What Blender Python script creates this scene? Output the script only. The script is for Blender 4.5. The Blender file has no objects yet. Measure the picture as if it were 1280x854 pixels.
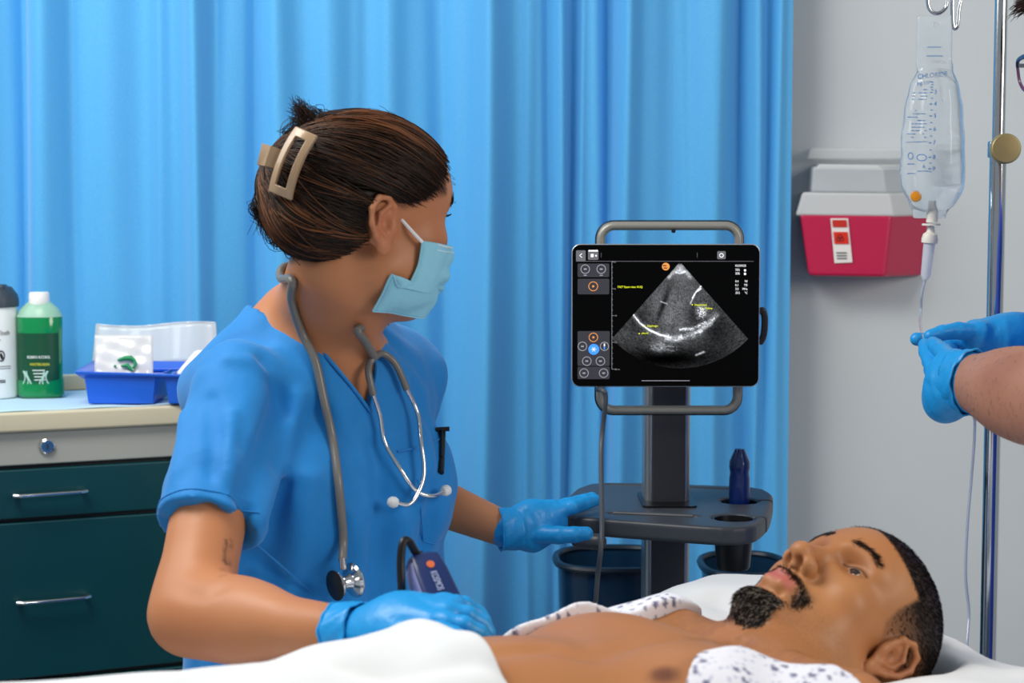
import bpy, math, random
import numpy as np
from mathutils import Vector, Matrix

random.seed(4); RNG = np.random.RandomState(7)
SC = bpy.context.scene; COL = SC.collection
PI = math.pi

# ------------------------------------------------------------------ camera, world, light, exposure
CZ, PITCH, FPX = 1.43, math.radians(4.3), 2200.0
cam_d = bpy.data.cameras.new('camera'); cam = bpy.data.objects.new('camera', cam_d); COL.objects.link(cam)
cam.location = (0, 0, CZ); cam.rotation_euler = (math.radians(90) - PITCH, 0, 0)
cam_d.sensor_width = 36; cam_d.lens = FPX / 1280 * 36; cam_d.clip_start = .05
cam_d.dof.use_dof = True; cam_d.dof.focus_distance = 2.35; cam_d.dof.aperture_fstop = 6.8
SC.camera = cam
SC.view_settings.view_transform = 'Standard'; SC.view_settings.look = 'None'
SC.view_settings.gamma = 1; SC.view_settings.use_curve_mapping = False; SC.view_settings.exposure = -0.2
w = bpy.data.worlds.new('world'); SC.world = w; w.use_nodes = True
w.node_tree.nodes['Background'].inputs[0].default_value = (.80, .90, 1.0, 1)
w.node_tree.nodes['Background'].inputs[1].default_value = .37

def area(name, loc, target, sx, sy, power, col=(1, 1, 1)):
    d = bpy.data.lights.new(name, 'AREA'); d.shape = 'RECTANGLE'; d.size = sx; d.size_y = sy; d.energy = power; d.color = col
    o = bpy.data.objects.new(name, d); COL.objects.link(o); o.location = loc
    o.rotation_euler = (Vector(target) - Vector(loc)).to_track_quat('-Z', 'Y').to_euler(); return o
area('overhead_area_light', (-.9, 1.75, 2.75), (-.15, 2.2, .9), .9, .9, 40, (1, .96, .90))
area('right_front_fill', (2.4, .4, 2.2), (.5, 2.2, 1.0), 1.2, 1.2, 46, (1, .93, .84))  # added fill from the right front, for contrast and a brighter wall; no window
area('overhead_area_light', (-1.9, 2.3, 2.6), (.4, 3.45, 1.1), 1.2, 1.2, 26, (.95, .98, 1))  # added lamp raking across the curtain so its folds gain contrast

# ------------------------------------------------------------------ picking points of the place
_c, _s = math.cos(PITCH), math.sin(PITCH)
def ray(px, py):
    u, v = (px - 640) / FPX, (427 - py) / FPX
    return np.array([u, _c + v * _s, -_s + v * _c])
CAM = np.array([0, 0, CZ])
def at(px, py, Y):
    d = ray(px, py); return CAM + d * (Y / d[1])
def hit(px, py, z):
    d = ray(px, py); return CAM + d * ((z - CZ) / d[2])
def onplane(px, py, p0, n):
    d = ray(px, py); return CAM + d * (np.dot(np.array(p0) - CAM, n) / np.dot(d, n))
def nrm(v):
    v = np.asarray(v, float); return v / np.linalg.norm(v)

# ------------------------------------------------------------------ materials
def lin(c):
    if isinstance(c, str):
        c = [int(c[i:i + 2], 16) for i in (1, 3, 5)]
    return tuple(((x / 255) / 12.92 if x / 255 <= .04045 else ((x / 255 + .055) / 1.055) ** 2.4) for x in c)
MATS = {}
def mat(name, col='#808080', rough=.5, metal=0., spec=.5, attr=False, bump=None, coat=0., trans=0., ior=1.45, emit=0., alpha=1.,
        sss=0., sheen=0., var=None, wave=None):
    if name in MATS: return MATS[name]
    m = bpy.data.materials.new(name); m.use_nodes = True; nt = m.node_tree; N = nt.nodes; L = nt.links
    b = N['Principled BSDF']; I = b.inputs
    I['Base Color'].default_value = (*lin(col), 1); I['Roughness'].default_value = rough; I['Metallic'].default_value = metal
    I['Specular IOR Level'].default_value = spec; I['Coat Weight'].default_value = coat; I['Transmission Weight'].default_value = trans
    I['IOR'].default_value = ior; I['Alpha'].default_value = alpha
    if sss: I['Subsurface Weight'].default_value = sss; I['Subsurface Radius'].default_value = (.012, .005, .003); I['Subsurface Scale'].default_value = 1.0
    if sheen: I['Sheen Weight'].default_value = sheen
    src = None
    if attr:
        a = N.new('ShaderNodeAttribute'); a.attribute_name = 'Col'; src = a.outputs['Color']; L.new(src, I['Base Color'])
        if emit: L.new(src, I['Emission Color']); I['Emission Strength'].default_value = emit; 
    elif emit:
        I['Emission Color'].default_value = (*lin(col), 1); I['Emission Strength'].default_value = emit
    tc = N.new('ShaderNodeTexCoord')
    if var:                                     # cloth or skin mottling: (scale, amount)
        n = N.new('ShaderNodeTexNoise'); n.inputs['Scale'].default_value = var[0]; n.inputs['Detail'].default_value = 4
        L.new(tc.outputs['Object'], n.inputs['Vector'])
        hv = N.new('ShaderNodeHueSaturation'); mr = N.new('ShaderNodeMapRange')
        mr.inputs['From Min'].default_value = .3; mr.inputs['From Max'].default_value = .7
        mr.inputs['To Min'].default_value = 1 - var[1]; mr.inputs['To Max'].default_value = 1 + var[1]
        L.new(n.outputs['Fac'], mr.inputs['Value']); L.new(mr.outputs['Result'], hv.inputs['Value'])
        if src is not None: L.new(src, hv.inputs['Color'])
        else: hv.inputs['Color'].default_value = (*lin(col), 1)
        L.new(hv.outputs['Color'], I['Base Color'])
    prev = None
    for bp in (bump or []):                    # (scale, strength, distance[, stretch])
        n = N.new('ShaderNodeTexNoise'); n.inputs['Scale'].default_value = bp[0]; n.inputs['Detail'].default_value = 3
        if len(bp) > 3:
            mp = N.new('ShaderNodeMapping'); mp.inputs['Scale'].default_value = bp[3]
            L.new(tc.outputs['Object'], mp.inputs['Vector']); L.new(mp.outputs['Vector'], n.inputs['Vector'])
        else: L.new(tc.outputs['Object'], n.inputs['Vector'])
        k = N.new('ShaderNodeBump'); k.inputs['Strength'].default_value = bp[1]; k.inputs['Distance'].default_value = bp[2]
        L.new(n.outputs['Fac'], k.inputs['Height'])
        if prev is not None: L.new(prev, k.inputs['Normal'])
        prev = k.outputs['Normal']
    if prev is not None: L.new(prev, I['Normal'])
    MATS[name] = m; return m

# ------------------------------------------------------------------ objects
def tag(o, label=None, cat=None, group=None, kind=None):
    for k, v in (('label', label), ('category', cat), ('group', group), ('kind', kind)):
        if v: o[k] = v
    return o
def thing(name, label, cat, loc=(0, 0, 0), group=None):
    o = bpy.data.objects.new(name, None); COL.objects.link(o); o.location = [float(x) for x in loc]; o.empty_display_size = .05
    return tag(o, label, cat, group)
def link(name, me, material, parent=None, smooth=True):
    o = bpy.data.objects.new(name, me); COL.objects.link(o)
    if material is not None: me.materials.append(material)
    if smooth and len(me.polygons): me.polygons.foreach_set('use_smooth', np.ones(len(me.polygons), bool))
    if parent is not None:
        o.parent = parent
        l = Vector(parent.location)
        if parent.parent: l = l + Vector(parent.parent.location)
        o.location = -l if parent.type == 'EMPTY' else (0, 0, 0)
    return o
def npmesh(name, V, F, C=None):
    """V (n,3), F (m,k) array -> mesh"""
    V = np.asarray(V, np.float32); F = np.asarray(F, np.int32); me = bpy.data.meshes.new(name)
    me.vertices.add(len(V)); me.vertices.foreach_set('co', V.ravel())
    k = F.shape[1]; me.loops.add(F.size); me.loops.foreach_set('vertex_index', F.ravel())
    me.polygons.add(len(F)); me.polygons.foreach_set('loop_start', np.arange(len(F), dtype=np.int32) * k)
    try: me.polygons.foreach_set('loop_total', np.full(len(F), k, np.int32))
    except Exception: pass
    me.update(calc_edges=True); me.validate()
    if C is not None:
        a = me.attributes.new('Col', 'FLOAT_COLOR', 'POINT')
        C4 = np.ones((len(V), 4), np.float32); C4[:, :3] = C; a.data.foreach_set('color', C4.ravel())
    return me

class MB:
    """collects shapes into ONE mesh"""
    def __init__(s): s.v = []; s.f = []
    def add(s, V, F):
        n = len(s.v); s.v += [tuple(float(c) for c in p) for p in V]; s.f += [tuple(i + n for i in f) for f in F]; return s
    def box(s, c, size, R=None):
        c = np.array(c, float); h = np.array(size, float) / 2
        P = np.array([[x, y, z] for x in (-1, 1) for y in (-1, 1) for z in (-1, 1)]) * h
        if R is not None: P = P @ np.array(R).T
        return s.add(P + c, [(0, 1, 3, 2), (4, 6, 7, 5), (0, 4, 5, 1), (2, 3, 7, 6), (0, 2, 6, 4), (1, 5, 7, 3)])
    def prism(s, poly, off):
        """poly: 3-D outline, off: extrusion vector"""
        P = [np.array(p, float) for p in poly]; n = len(P); o = np.array(off, float)
        return s.add(P + [p + o for p in P], [tuple(range(n - 1, -1, -1)), tuple(range(n, 2 * n))] + [(i, (i + 1) % n, (i + 1) % n + n, i + n) for i in range(n)])
    def rings(s, R, closed=False, cap=True):
        n = len(R[0]); V = [p for r in R for p in r]; F = []
        for k in range(len(R) - (0 if closed else 1)):
            a, b = k * n, ((k + 1) % len(R)) * n
            F += [(a + i, a + (i + 1) % n, b + (i + 1) % n, b + i) for i in range(n)]
        if cap and not closed: F += [tuple(range(n - 1, -1, -1)), tuple(range((len(R) - 1) * n, len(R) * n))]
        return s.add(V, F)
    def tube(s, pts, r, n=12, closed=False, squash=1., up=(0, 0, 1)):
        P = np.array(pts, float); m = len(P); rr = np.broadcast_to(np.asarray(r, float), (m,)); R = []
        T = np.array([nrm((P[(i + 1) % m] if closed else P[min(i + 1, m - 1)]) - (P[i - 1] if closed else P[max(i - 1, 0)])) for i in range(m)])
        u = np.array(up, float); u = u - T[0] * (u @ T[0])
        if np.linalg.norm(u) < .1: u = np.array([1., 0, 0]) - T[0] * T[0][0]
        u = nrm(u)
        for i in range(m):
            u = nrm(u - T[i] * (u @ T[i])); v = np.cross(T[i], u)
            R.append([P[i] + rr[i] * (math.cos(a) * u * squash + math.sin(a) * v) for a in np.linspace(0, 2 * PI, n, endpoint=False)])
        return s.rings(R, closed)
    def lathe(s, c, prof, n=32, axis=(0, 0, 1), sx=1., sy=1.):
        """prof: [(r, h)...] along axis"""
        a = nrm(axis); t = np.array([1., 0, 0]) if abs(a[0]) < .9 else np.array([0, 1., 0])
        u = nrm(np.cross(np.cross(a, t), a)); v = np.cross(a, u); c = np.array(c, float)
        return s.rings([[c + a * h + max(r, 1e-5) * (math.cos(q) * u * sx + math.sin(q) * v * sy) for q in np.linspace(0, 2 * PI, n, endpoint=False)] for r, h in prof])
    def build(s, name, material, parent=None, bevel=0, seg=2, smooth=True, angle=35):
        me = bpy.data.meshes.new(name); me.from_pydata(s.v, [], s.f); me.validate(); me.update()
        o = link(name, me, material, parent, smooth)
        if bevel:
            b = o.modifiers.new('bevel', 'BEVEL'); b.width = bevel; b.segments = seg; b.limit_method = 'ANGLE'; b.angle_limit = math.radians(30)
        if smooth:
            me.set_sharp_from_angle(angle=math.radians(angle)) if not bevel else None
            if bevel:
                wn = o.modifiers.new('wn', 'WEIGHTED_NORMAL'); wn.keep_sharp = False
        return o
def grid(name, P, material, parent=None, thick=0., C=None, sub=0):
    """P (a,b,3) points -> sheet"""
    P = np.asarray(P, float); a, b = P.shape[:2]; I = np.arange(a * b).reshape(a, b)
    F = np.stack([I[:-1, :-1], I[1:, :-1], I[1:, 1:], I[:-1, 1:]], -1).reshape(-1, 4)
    me = npmesh(name, P.reshape(-1, 3), F, None if C is None else np.asarray(C).reshape(-1, 3)); o = link(name, me, material, parent)
    if thick: m = o.modifiers.new('thick', 'SOLIDIFY'); m.thickness = thick; m.offset = 0
    if sub: m = o.modifiers.new('sub', 'SUBSURF'); m.levels = m.render_levels = sub
    return o
def catmull(pts, n=8, closed=False):
    P = [np.array(p, float) for p in pts]; m = len(P); out = []
    for i in range(m if closed else m - 1):
        g = (lambda j: P[j % m]) if closed else (lambda j: P[min(max(j, 0), m - 1)])
        a, b, c, d = g(i - 1), g(i), g(i + 1), g(i + 2)
        for t in np.linspace(0, 1, n, endpoint=False):
            out.append(.5 * ((2 * b) + (c - a) * t + (2 * a - 5 * b + 4 * c - d) * t * t + (3 * b - a - 3 * c + d) * t ** 3))
    if not closed: out.append(P[-1])
    return out
def text(name, s, p, right, up, h, material, parent, depth=.0004, align='LEFT', space=1., squeeze=1.):
    """raised lettering at p, reading along `right`, letter height h"""
    cu = bpy.data.curves.new(name, 'FONT'); cu.body = s; cu.align_x = align; cu.size = h / .72; cu.extrude = depth / 2; cu.space_character = space; cu.resolution_u = 3
    t = bpy.data.objects.new('tmp', cu); COL.objects.link(t)
    me = bpy.data.meshes.new_from_object(t.evaluated_get(bpy.context.evaluated_depsgraph_get())); bpy.data.objects.remove(t)
    r, u = nrm(right), nrm(up); n = np.cross(r, u)
    V = np.zeros(len(me.vertices) * 3, np.float32); me.vertices.foreach_get('co', V); V = V.reshape(-1, 3)
    W = np.array(p) + V[:, :1] * r * squeeze + V[:, 1:2] * u + V[:, 2:] * n
    me.vertices.foreach_set('co', W.astype(np.float32).ravel()); me.update(); me.materials.clear()
    return link(name, me, material, parent, smooth=False)
def rrect(c, r, u, w_, h_, rad, n=6):
    """rounded rectangle outline in the plane of r,u"""
    c, r, u = np.array(c, float), np.array(r, float), np.array(u, float); out = []
    for cx, cy, a0 in ((1, 1, 0), (-1, 1, 90), (-1, -1, 180), (1, -1, 270)):
        for k in range(n + 1):
            a = math.radians(a0 + 90 * k / n)
            out.append(c + r * (cx * (w_ / 2 - rad) + rad * math.cos(a)) + u * (cy * (h_ / 2 - rad) + rad * math.sin(a)))
    return out

# ------------------------------------------------------------------ sculpting: implicit solids blended into one surface
EX, EY, EZ = np.eye(3)
class Frame:
    def __init__(s, o, f, l, u, sc=1.): s.o = np.array(o, float); s.R = np.stack([nrm(f), nrm(l), nrm(u)], 1); s.sc = sc
    def w(s, p): return s.o + s.R @ (np.array(p, float) * s.sc)
    def d(s, v): return s.R @ np.array(v, float)
    def loc(s, P): return ((np.asarray(P) - s.o) @ s.R) / s.sc
WORLD = Frame((0, 0, 0), EX, EY, EZ)
def ell(c, r, fr=WORLD, rot=None):
    """ellipsoid; rot: 3 local axes as columns (in frame coords)"""
    c = fr.w(c); A = fr.R if rot is None else fr.R @ np.array(rot, float); r = np.array(r, float) * fr.sc
    e = np.sqrt((A * A) @ (r * r))
    def fn(P):
        q = (P - c) @ A; k0 = np.sqrt(((q / r) ** 2).sum(-1)); k1 = np.sqrt(((q / (r * r)) ** 2).sum(-1))
        return np.where(k1 < 1e-6, -r.min(), k0 * (k0 - 1) / np.maximum(k1, 1e-6))
    return fn, c - e, c + e
def cap(a, b, r1, r2, fr=WORLD):
    a, b = fr.w(a), fr.w(b); r1, r2 = r1 * fr.sc, r2 * fr.sc; ab = b - a; L2 = ab @ ab + 1e-12
    def fn(P):
        t = np.clip(((P - a) @ ab) / L2, 0, 1); q = P - a - t[..., None] * ab
        return np.sqrt((q * q).sum(-1)) - (r1 + (r2 - r1) * t)
    m = max(r1, r2); return fn, np.minimum(a, b) - m, np.maximum(a, b) + m
def ecap(a, b, ra, rb, u, fr=WORLD):
    """tapered limb of oval section: ra=(ru,rv) at a, rb at b, u = direction of the first semi-axis"""
    a, b = fr.w(a), fr.w(b); ab = b - a; L = np.linalg.norm(ab); t_ = ab / L; u = fr.d(u); u = nrm(u - t_ * (u @ t_)); v = np.cross(t_, u)
    ra, rb = np.array(ra) * fr.sc, np.array(rb) * fr.sc
    def fn(P):
        q = P - a; s = q @ t_; t = np.clip(s / L, 0, 1); ru = ra[0] + (rb[0] - ra[0]) * t; rv = ra[1] + (rb[1] - ra[1]) * t
        ex = s - t * L; m = np.minimum(ru, rv)
        k0 = np.sqrt(((q @ u) / ru) ** 2 + ((q @ v) / rv) ** 2 + (ex / m) ** 2)
        k1 = np.sqrt(((q @ u) / ru ** 2) ** 2 + ((q @ v) / rv ** 2) ** 2 + (ex / m ** 2) ** 2)
        return np.where(k1 < 1e-6, -m, k0 * (k0 - 1) / np.maximum(k1, 1e-6))
    m = max(ra.max(), rb.max()); return fn, np.minimum(a, b) - m, np.maximum(a, b) + m
def half(p, n, lo=(-9, -9, -9), hi=(9, 9, 9)):
    p, n = np.array(p, float), nrm(n); return (lambda P: (P - p) @ n), np.array(lo, float), np.array(hi, float)
def rbox(c, hs, rad, fr=WORLD):
    c = fr.w(c); A = fr.R; hs = np.array(hs, float) * fr.sc; rad *= fr.sc; e = np.abs(A) @ hs
    def fn(P):
        q = np.abs((P - c) @ A) - hs + rad
        return np.sqrt((np.maximum(q, 0) ** 2).sum(-1)) + np.minimum(q.max(-1), 0) - rad
    return fn, c - e, c + e
class Solid:
    def __init__(s): s.ops = []
    def add(s, p, k=.01): s.ops.append((0, p, k)); return s
    def sub(s, p, k=.01): s.ops.append((1, p, k)); return s
    def cut(s, p, k=.002): s.ops.append((2, p, k)); return s        # keep only what is inside p
    def disp(s, fn, lo, hi): s.ops.append((3, (fn, np.array(lo, float), np.array(hi, float)), 0)); return s
    def crease(s, pts, width, amp):
        """amp>0 raises a ridge, amp<0 presses a groove along a polyline"""
        P = np.array(pts, float)
        def fn(Q):
            d2 = np.full(Q.shape[:-1], 9.)
            for a, b in zip(P[:-1], P[1:]):
                ab = b - a; t = np.clip(((Q - a) @ ab) / (ab @ ab + 1e-12), 0, 1); q = Q - a - t[..., None] * ab; d2 = np.minimum(d2, (q * q).sum(-1))
            return -amp * np.exp(-d2 / width ** 2)
        return s.disp(fn, P.min(0) - 2.2 * width, P.max(0) + 2.2 * width)
    @staticmethod
    def _mix(op, F, d, k):
        if op == 3: return F + d
        if op == 0: h = np.maximum(k - np.abs(F - d), 0) / k; return np.minimum(F, d) - h * h * k / 4
        if op == 1: d = -d
        h = np.maximum(k - np.abs(F - d), 0) / k; return np.maximum(F, d) + h * h * k / 4
    def eval(s, P):
        P = np.asarray(P, float); F = np.full(P.shape[:-1], .06)
        for op, (fn, lo, hi), k in s.ops:
            m = max(2 * k, .012)
            M = np.ones(F.shape, bool) if op == 2 else np.all((P > lo - m) & (P < hi + m), -1)
            if M.any(): F[M] = s._mix(op, F[M], fn(P[M]), k)
        return F
    def field(s, lo, hi, h):
        lo = np.array(lo, float); n = np.ceil((np.array(hi) - lo) / h).astype(int) + 1
        ax = [lo[i] + h * np.arange(n[i]) for i in range(3)]; F = np.full(n, .06, np.float32)
        for op, (fn, a, b), k in s.ops:
            m = max(2 * k, .012) + 2 * h
            if op == 2: a, b = lo - 9, lo + 99
            sl = [];
            for i in range(3):
                i0 = max(0, int(math.floor((a[i] - m - lo[i]) / h))); i1 = min(n[i], int(math.ceil((b[i] + m - lo[i]) / h)) + 1); sl.append((i0, i1))
            if any(x1 <= x0 for x0, x1 in sl): continue
            S = tuple(slice(*x) for x in sl); P = np.stack(np.meshgrid(*[ax[i][S[i]] for i in range(3)], indexing='ij'), -1)
            F[S] = s._mix(op, F[S], fn(P), k)
        return F, lo
    def surface(s, lo, hi, h, skip=None, relax=1):
        F, lo = s.field(lo, hi, h); V, Q = nets(F, lo, h)
        if relax and len(Q):
            for _ in range(relax): V = smooth(V, Q, .5)
        if skip is not None and len(Q):
            c = V[Q].mean(1); Q = Q[~np.all((c > np.array(skip[0])) & (c < np.array(skip[1])), 1)]
        return V, Q
    def drop(s, p, d, far=1.2, step=.7):
        """first surface met from p along d"""
        p = np.array(p, float); d = nrm(d); t = 0.
        for _ in range(160):
            e = float(s.eval((p + d * t)[None])[0])
            if e < .0004: return p + d * t
            t += max(e * step, .0005)
            if t > far: break
        return None
    def pix(s, px, py, y0):
        """surface point that the line of sight through a pixel meets, starting at depth y0"""
        p = at(px, py, y0); r = s.drop(p, ray(px, py)); return r if r is not None else at(px, py, y0 + .12)
    def normal(s, P, e=.002):
        P = np.asarray(P, float); g = np.stack([s.eval(P + e * a) - s.eval(P - e * a) for a in np.eye(3)], -1)
        return g / np.maximum(np.linalg.norm(g, axis=-1, keepdims=True), 1e-9)
def smooth(V, Q, f):
    A = np.zeros_like(V); n = np.zeros(len(V)); 
    for i in range(4):
        a, b = Q[:, i], Q[:, (i + 1) % 4]
        for j in range(3):
            A[:, j] += np.bincount(a, V[b, j], len(V)) + np.bincount(b, V[a, j], len(V))
        n += np.bincount(a, minlength=len(V)) + np.bincount(b, minlength=len(V))
    ok = n > 7.5; out = V.copy(); out[ok] = V[ok] * (1 - f) + f * A[ok] / n[ok, None]; return out
def nets(F, lo, h):
    """naive surface nets"""
    S = F < 0; nx, ny, nz = F.shape
    cnt = np.zeros((nx - 1, ny - 1, nz - 1), np.int8)
    for i in (0, 1):
        for j in (0, 1):
            for k in (0, 1): cnt += S[i:nx - 1 + i, j:ny - 1 + j, k:nz - 1 + k]
    A = (cnt > 0) & (cnt < 8); idx = np.full(A.shape, -1, np.int64); I = np.argwhere(A); idx[A] = np.arange(len(I))
    acc = np.zeros((len(I), 3)); num = np.zeros(len(I)); O = np.array([[i, j, k] for i in (0, 1) for j in (0, 1) for k in (0, 1)])
    for a in range(8):
        for b in range(a + 1, 8):
            if np.abs(O[a] - O[b]).sum() != 1: continue
            ia, ib = I + O[a], I + O[b]; fa, fb = F[ia[:, 0], ia[:, 1], ia[:, 2]], F[ib[:, 0], ib[:, 1], ib[:, 2]]
            m = (fa < 0) != (fb < 0); t = np.zeros(len(I)); t[m] = fa[m] / (fa[m] - fb[m])
            acc[m] += (O[a] + t[:, None] * (O[b] - O[a]))[m]; num[m] += 1
    V = lo + h * (I + acc / np.maximum(num, 1)[:, None]); Q = []
    for ax in range(3):
        sh = [slice(None)] * 3; s0 = list(sh); s1 = list(sh); s0[ax] = slice(0, -1); s1[ax] = slice(1, None)
        a, b = S[tuple(s0)], S[tuple(s1)]; E = np.argwhere(a != b); u, v = (ax + 1) % 3, (ax + 2) % 3
        ok = (E[:, u] > 0) & (E[:, v] > 0) & (E[:, u] < F.shape[u] - 1) & (E[:, v] < F.shape[v] - 1); E = E[ok]
        if not len(E): continue
        def g(du, dv):
            e = E.copy(); e[:, u] -= du; e[:, v] -= dv; return idx[e[:, 0], e[:, 1], e[:, 2]]
        q = np.stack([g(1, 1), g(0, 1), g(0, 0), g(1, 0)], 1); fl = ~a[E[:, 0], E[:, 1], E[:, 2]]; q[fl] = q[fl][:, ::-1]; Q.append(q)
    Q = np.concatenate(Q) if Q else np.zeros((0, 4), int); return V, Q[(Q >= 0).all(1)]
def sculpt(name, solid, parts, material, parent, color=None, relax=1):
    """parts: [(lo, hi, h, skip)] boxes of one surface, each at its own fineness"""
    VV, QQ, n = [], [], 0
    for lo, hi, h, skip in parts:
        V, Q = solid.surface(lo, hi, h, skip, relax); VV.append(V); QQ.append(Q + n); n += len(V)
    V, Q = np.concatenate(VV), np.concatenate(QQ)
    used = np.zeros(len(V), bool); used[Q.ravel()] = True; re = np.cumsum(used) - 1; V = V[used]; Q = re[Q]
    me = npmesh(name, V, Q, None if color is None else color(V)); return link(name, me, material, parent)
def mixc(C, c, w):
    return C * (1 - w[:, None]) + np.array(lin(c) if not isinstance(c, np.ndarray) else c) * w[:, None]
def sst(x, a, b):
    t = np.clip((x - a) / (b - a), 0, 1); return t * t * (3 - 2 * t)
def vnoise(P, f, seed=0):
    """cheap smooth noise -1..1"""
    r = np.random.RandomState(seed); o = np.zeros(len(P))
    for _ in range(6):
        d = nrm(r.randn(3)); o += np.sin(P @ d * f * r.uniform(.6, 1.5) + r.uniform(0, 6.28))
    return o / 3.
def strands(name, paths, radius, colors, material, parent, n=4):
    """many hairs as one mesh; paths (m,k,3), colors (m,3)"""
    P = np.asarray(paths, float); m, k = P.shape[:2]
    T = np.gradient(P, axis=1); T /= np.maximum(np.linalg.norm(T, axis=-1, keepdims=True), 1e-9)
    ref = np.array([.31, .52, .79]); U = np.cross(T, ref); U /= np.maximum(np.linalg.norm(U, axis=-1, keepdims=True), 1e-9); W = np.cross(T, U)
    rad = np.asarray(radius, float); rad = np.broadcast_to(rad if rad.ndim else rad[None], (k,))[None, :, None]
    V = np.stack([P + rad * (math.cos(a) * U + math.sin(a) * W) for a in np.linspace(0, 2 * PI, n, endpoint=False)], 2)  # m,k,n,3
    I = np.arange(m * k * n).reshape(m, k, n); F = np.stack([I[:, :-1], np.roll(I[:, :-1], -1, 2), np.roll(I[:, 1:], -1, 2), I[:, 1:]], -1).reshape(-1, 4)
    C = np.repeat(np.asarray(colors), k * n, 0); me = npmesh(name, V.reshape(-1, 3), F, C); return link(name, me, material, parent)
# ------------------------------------------------------------------ the room
M_wall = mat('wall_paint', '#c9cfd2', .75, bump=[(180, .08, .001)], var=(3, .02))
M_floor = mat('floor_vinyl', '#8d949a', .35, bump=[(60, .05, .001)], var=(9, .05))
WA = math.radians(8); WE = np.array([math.cos(WA), -math.sin(WA), 0]); WN = np.array([-math.sin(WA), -math.cos(WA), 0]); W0 = np.array([at(980, 300, 3.54)[0], 3.54, 0])
def struct(o): o['kind'] = 'structure'; return o
struct(MB().box((0, 2.0, -.05), (6, 5.2, .1)).build('floor', M_floor))
struct(MB().box((-.9, 3.84, 1.4), (4.2, .1, 2.8)).build('wall_back', M_wall))
struct(MB().prism([W0 - WE * .55, W0 + WE * 2.0, W0 + WE * 2.0 - WN * .1, W0 - WE * .55 - WN * .1], (0, 0, 2.8)).build('wall_right', M_wall))
struct(MB().prism([W0 + WE * .0 + WN * .012, W0 + WE * 2.0 + WN * .012, W0 + WE * 2.0, W0], (0, 0, .1)).build('baseboard_right', mat('base_rubber', '#4c5257', .5)))

# ------------------------------------------------------------------ curtain
# fold positions read along the cloth: (px, how far it bulges towards the room, half width px)
FOLDS = [(-30, 1, 34), (34, -.9, 9), (68, 1.0, 24), (97, -.5, 7), (140, .3, 26), (206, .5, 10), (276, -.8, 9), (185, -.3, 25), (252, 1.35, 17), (300, .2, 18), (326, -.7, 9), (352, .9, 17), (415, .9, 26), (452, .2, 7), (492, .75, 16), (548, -.6, 18),
         (612, 1.5, 19), (664, .5, 8), (684, -1.0, 6), (698, .9, 7), (716, -1.5, 7), (730, .4, 5), (742, .4, 5), (757, -1.3, 8), (784, 1.2, 15), (815, .5, 18), (846, .3, 10), (870, .6, 16), (897, 1.0, 15), (921, -1.2, 8), (940, .8, 8), (957, -1.0, 7), (972, .7, 8)]
def curtain_y(px, t):
    y = 0.
    for i, (c, a, w_) in enumerate(FOLDS):
        c2 = c + 7 * math.sin(i * 1.7 + 1.3 * t) * t; w2 = w_ * (1 + .18 * math.sin(i * 2.3 + 2 * t))
        y = y - a * .034 * min(1.2, w_ / 13.) * np.exp(-((px - c2) / w2) ** 2)
    return y + .008 * np.sin(px / 61. + .8 * t) + .0025 * np.sin(px / 13. + 2.1 * t) * t
pxs = np.linspace(-90, 985, 620); zs = np.linspace(.12, 2.55, 60); P = np.zeros((len(zs), len(pxs), 3))
for i, z in enumerate(zs):
    t = (2.2 - z); P[i, :, 0] = (pxs - 640) / FPX * 3.46; P[i, :, 1] = 3.44 + curtain_y(pxs, t) ; P[i, :, 2] = z
Cm = bpy.data.materials.new('curtain_cloth'); Cm.use_nodes = True; nt = Cm.node_tree; b = nt.nodes['Principled BSDF']
tc = nt.nodes.new('ShaderNodeTexCoord'); wv = nt.nodes.new('ShaderNodeTexNoise'); mp = nt.nodes.new('ShaderNodeMapping'); mp.inputs['Scale'].default_value = (900, 900, 300)
nt.links.new(tc.outputs['Object'], mp.inputs['Vector']); nt.links.new(mp.outputs['Vector'], wv.inputs['Vector']); wv.inputs['Scale'].default_value = 1
cr = nt.nodes.new('ShaderNodeMix'); cr.data_type = 'RGBA'; cr.inputs['A'].default_value = (*lin('#309ee0'), 1); cr.inputs['B'].default_value = (*lin('#6abaea'), 1)
nt.links.new(wv.outputs['Fac'], cr.inputs['Factor']); nt.links.new(cr.outputs['Result'], b.inputs['Base Color'])
b.inputs['Roughness'].default_value = .55; b.inputs['Specular IOR Level'].default_value = .35; b.inputs['Sheen Weight'].default_value = .55; b.inputs['Sheen Roughness'].default_value = .45; b.inputs['Sheen Tint'].default_value = (.8, .9, 1, 1)
cu = grid('privacy_curtain', P, Cm); tag(cu, 'bright blue hospital privacy curtain hanging in vertical folds behind the nurse', 'curtain')

# ------------------------------------------------------------------ drawer cabinet with its counter things
zc = at(50, 496, 3.2)[2]; A0 = hit(0, 517, zc); A1 = hit(220, 507, zc); ce = nrm(A1 - A0); cn = np.array([ce[1], -ce[0], 0]); UP = np.array([0, 0, 1.])
M_ctop = mat('counter_laminate', '#cfc7ac', .45, bump=[(300, .05, .0005)]); M_grey = mat('cabinet_grey', '#a9aba4', .45); M_teal = mat('cabinet_teal', '#073f45', .32, coat=.15, var=(4, .04)); M_chrome = mat('chrome', '#d8dadb', .16, 1.); M_dark = mat('dark_plastic', '#17191c', .4)
cab = thing('drawer_cabinet', 'dark teal drawer cabinet with grey lock rail and cream countertop behind the nurse', 'cabinet', (A0[0], A0[1] + .25, 0))
L0, L1 = A0 - ce * .25, A0 + ce * .335
def cp(px, py, off=0.): return onplane(px, py, A0 + cn * off, cn)
def zrow(py, off=0.): return cp(0, py, off)[2]
back = -cn * .33
MB().prism([L0 + cn * 0, L1 + cn * 0, L1 + back, L0 + back], (0, 0, -.034)).build('countertop', M_ctop, cab, .005)
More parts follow.
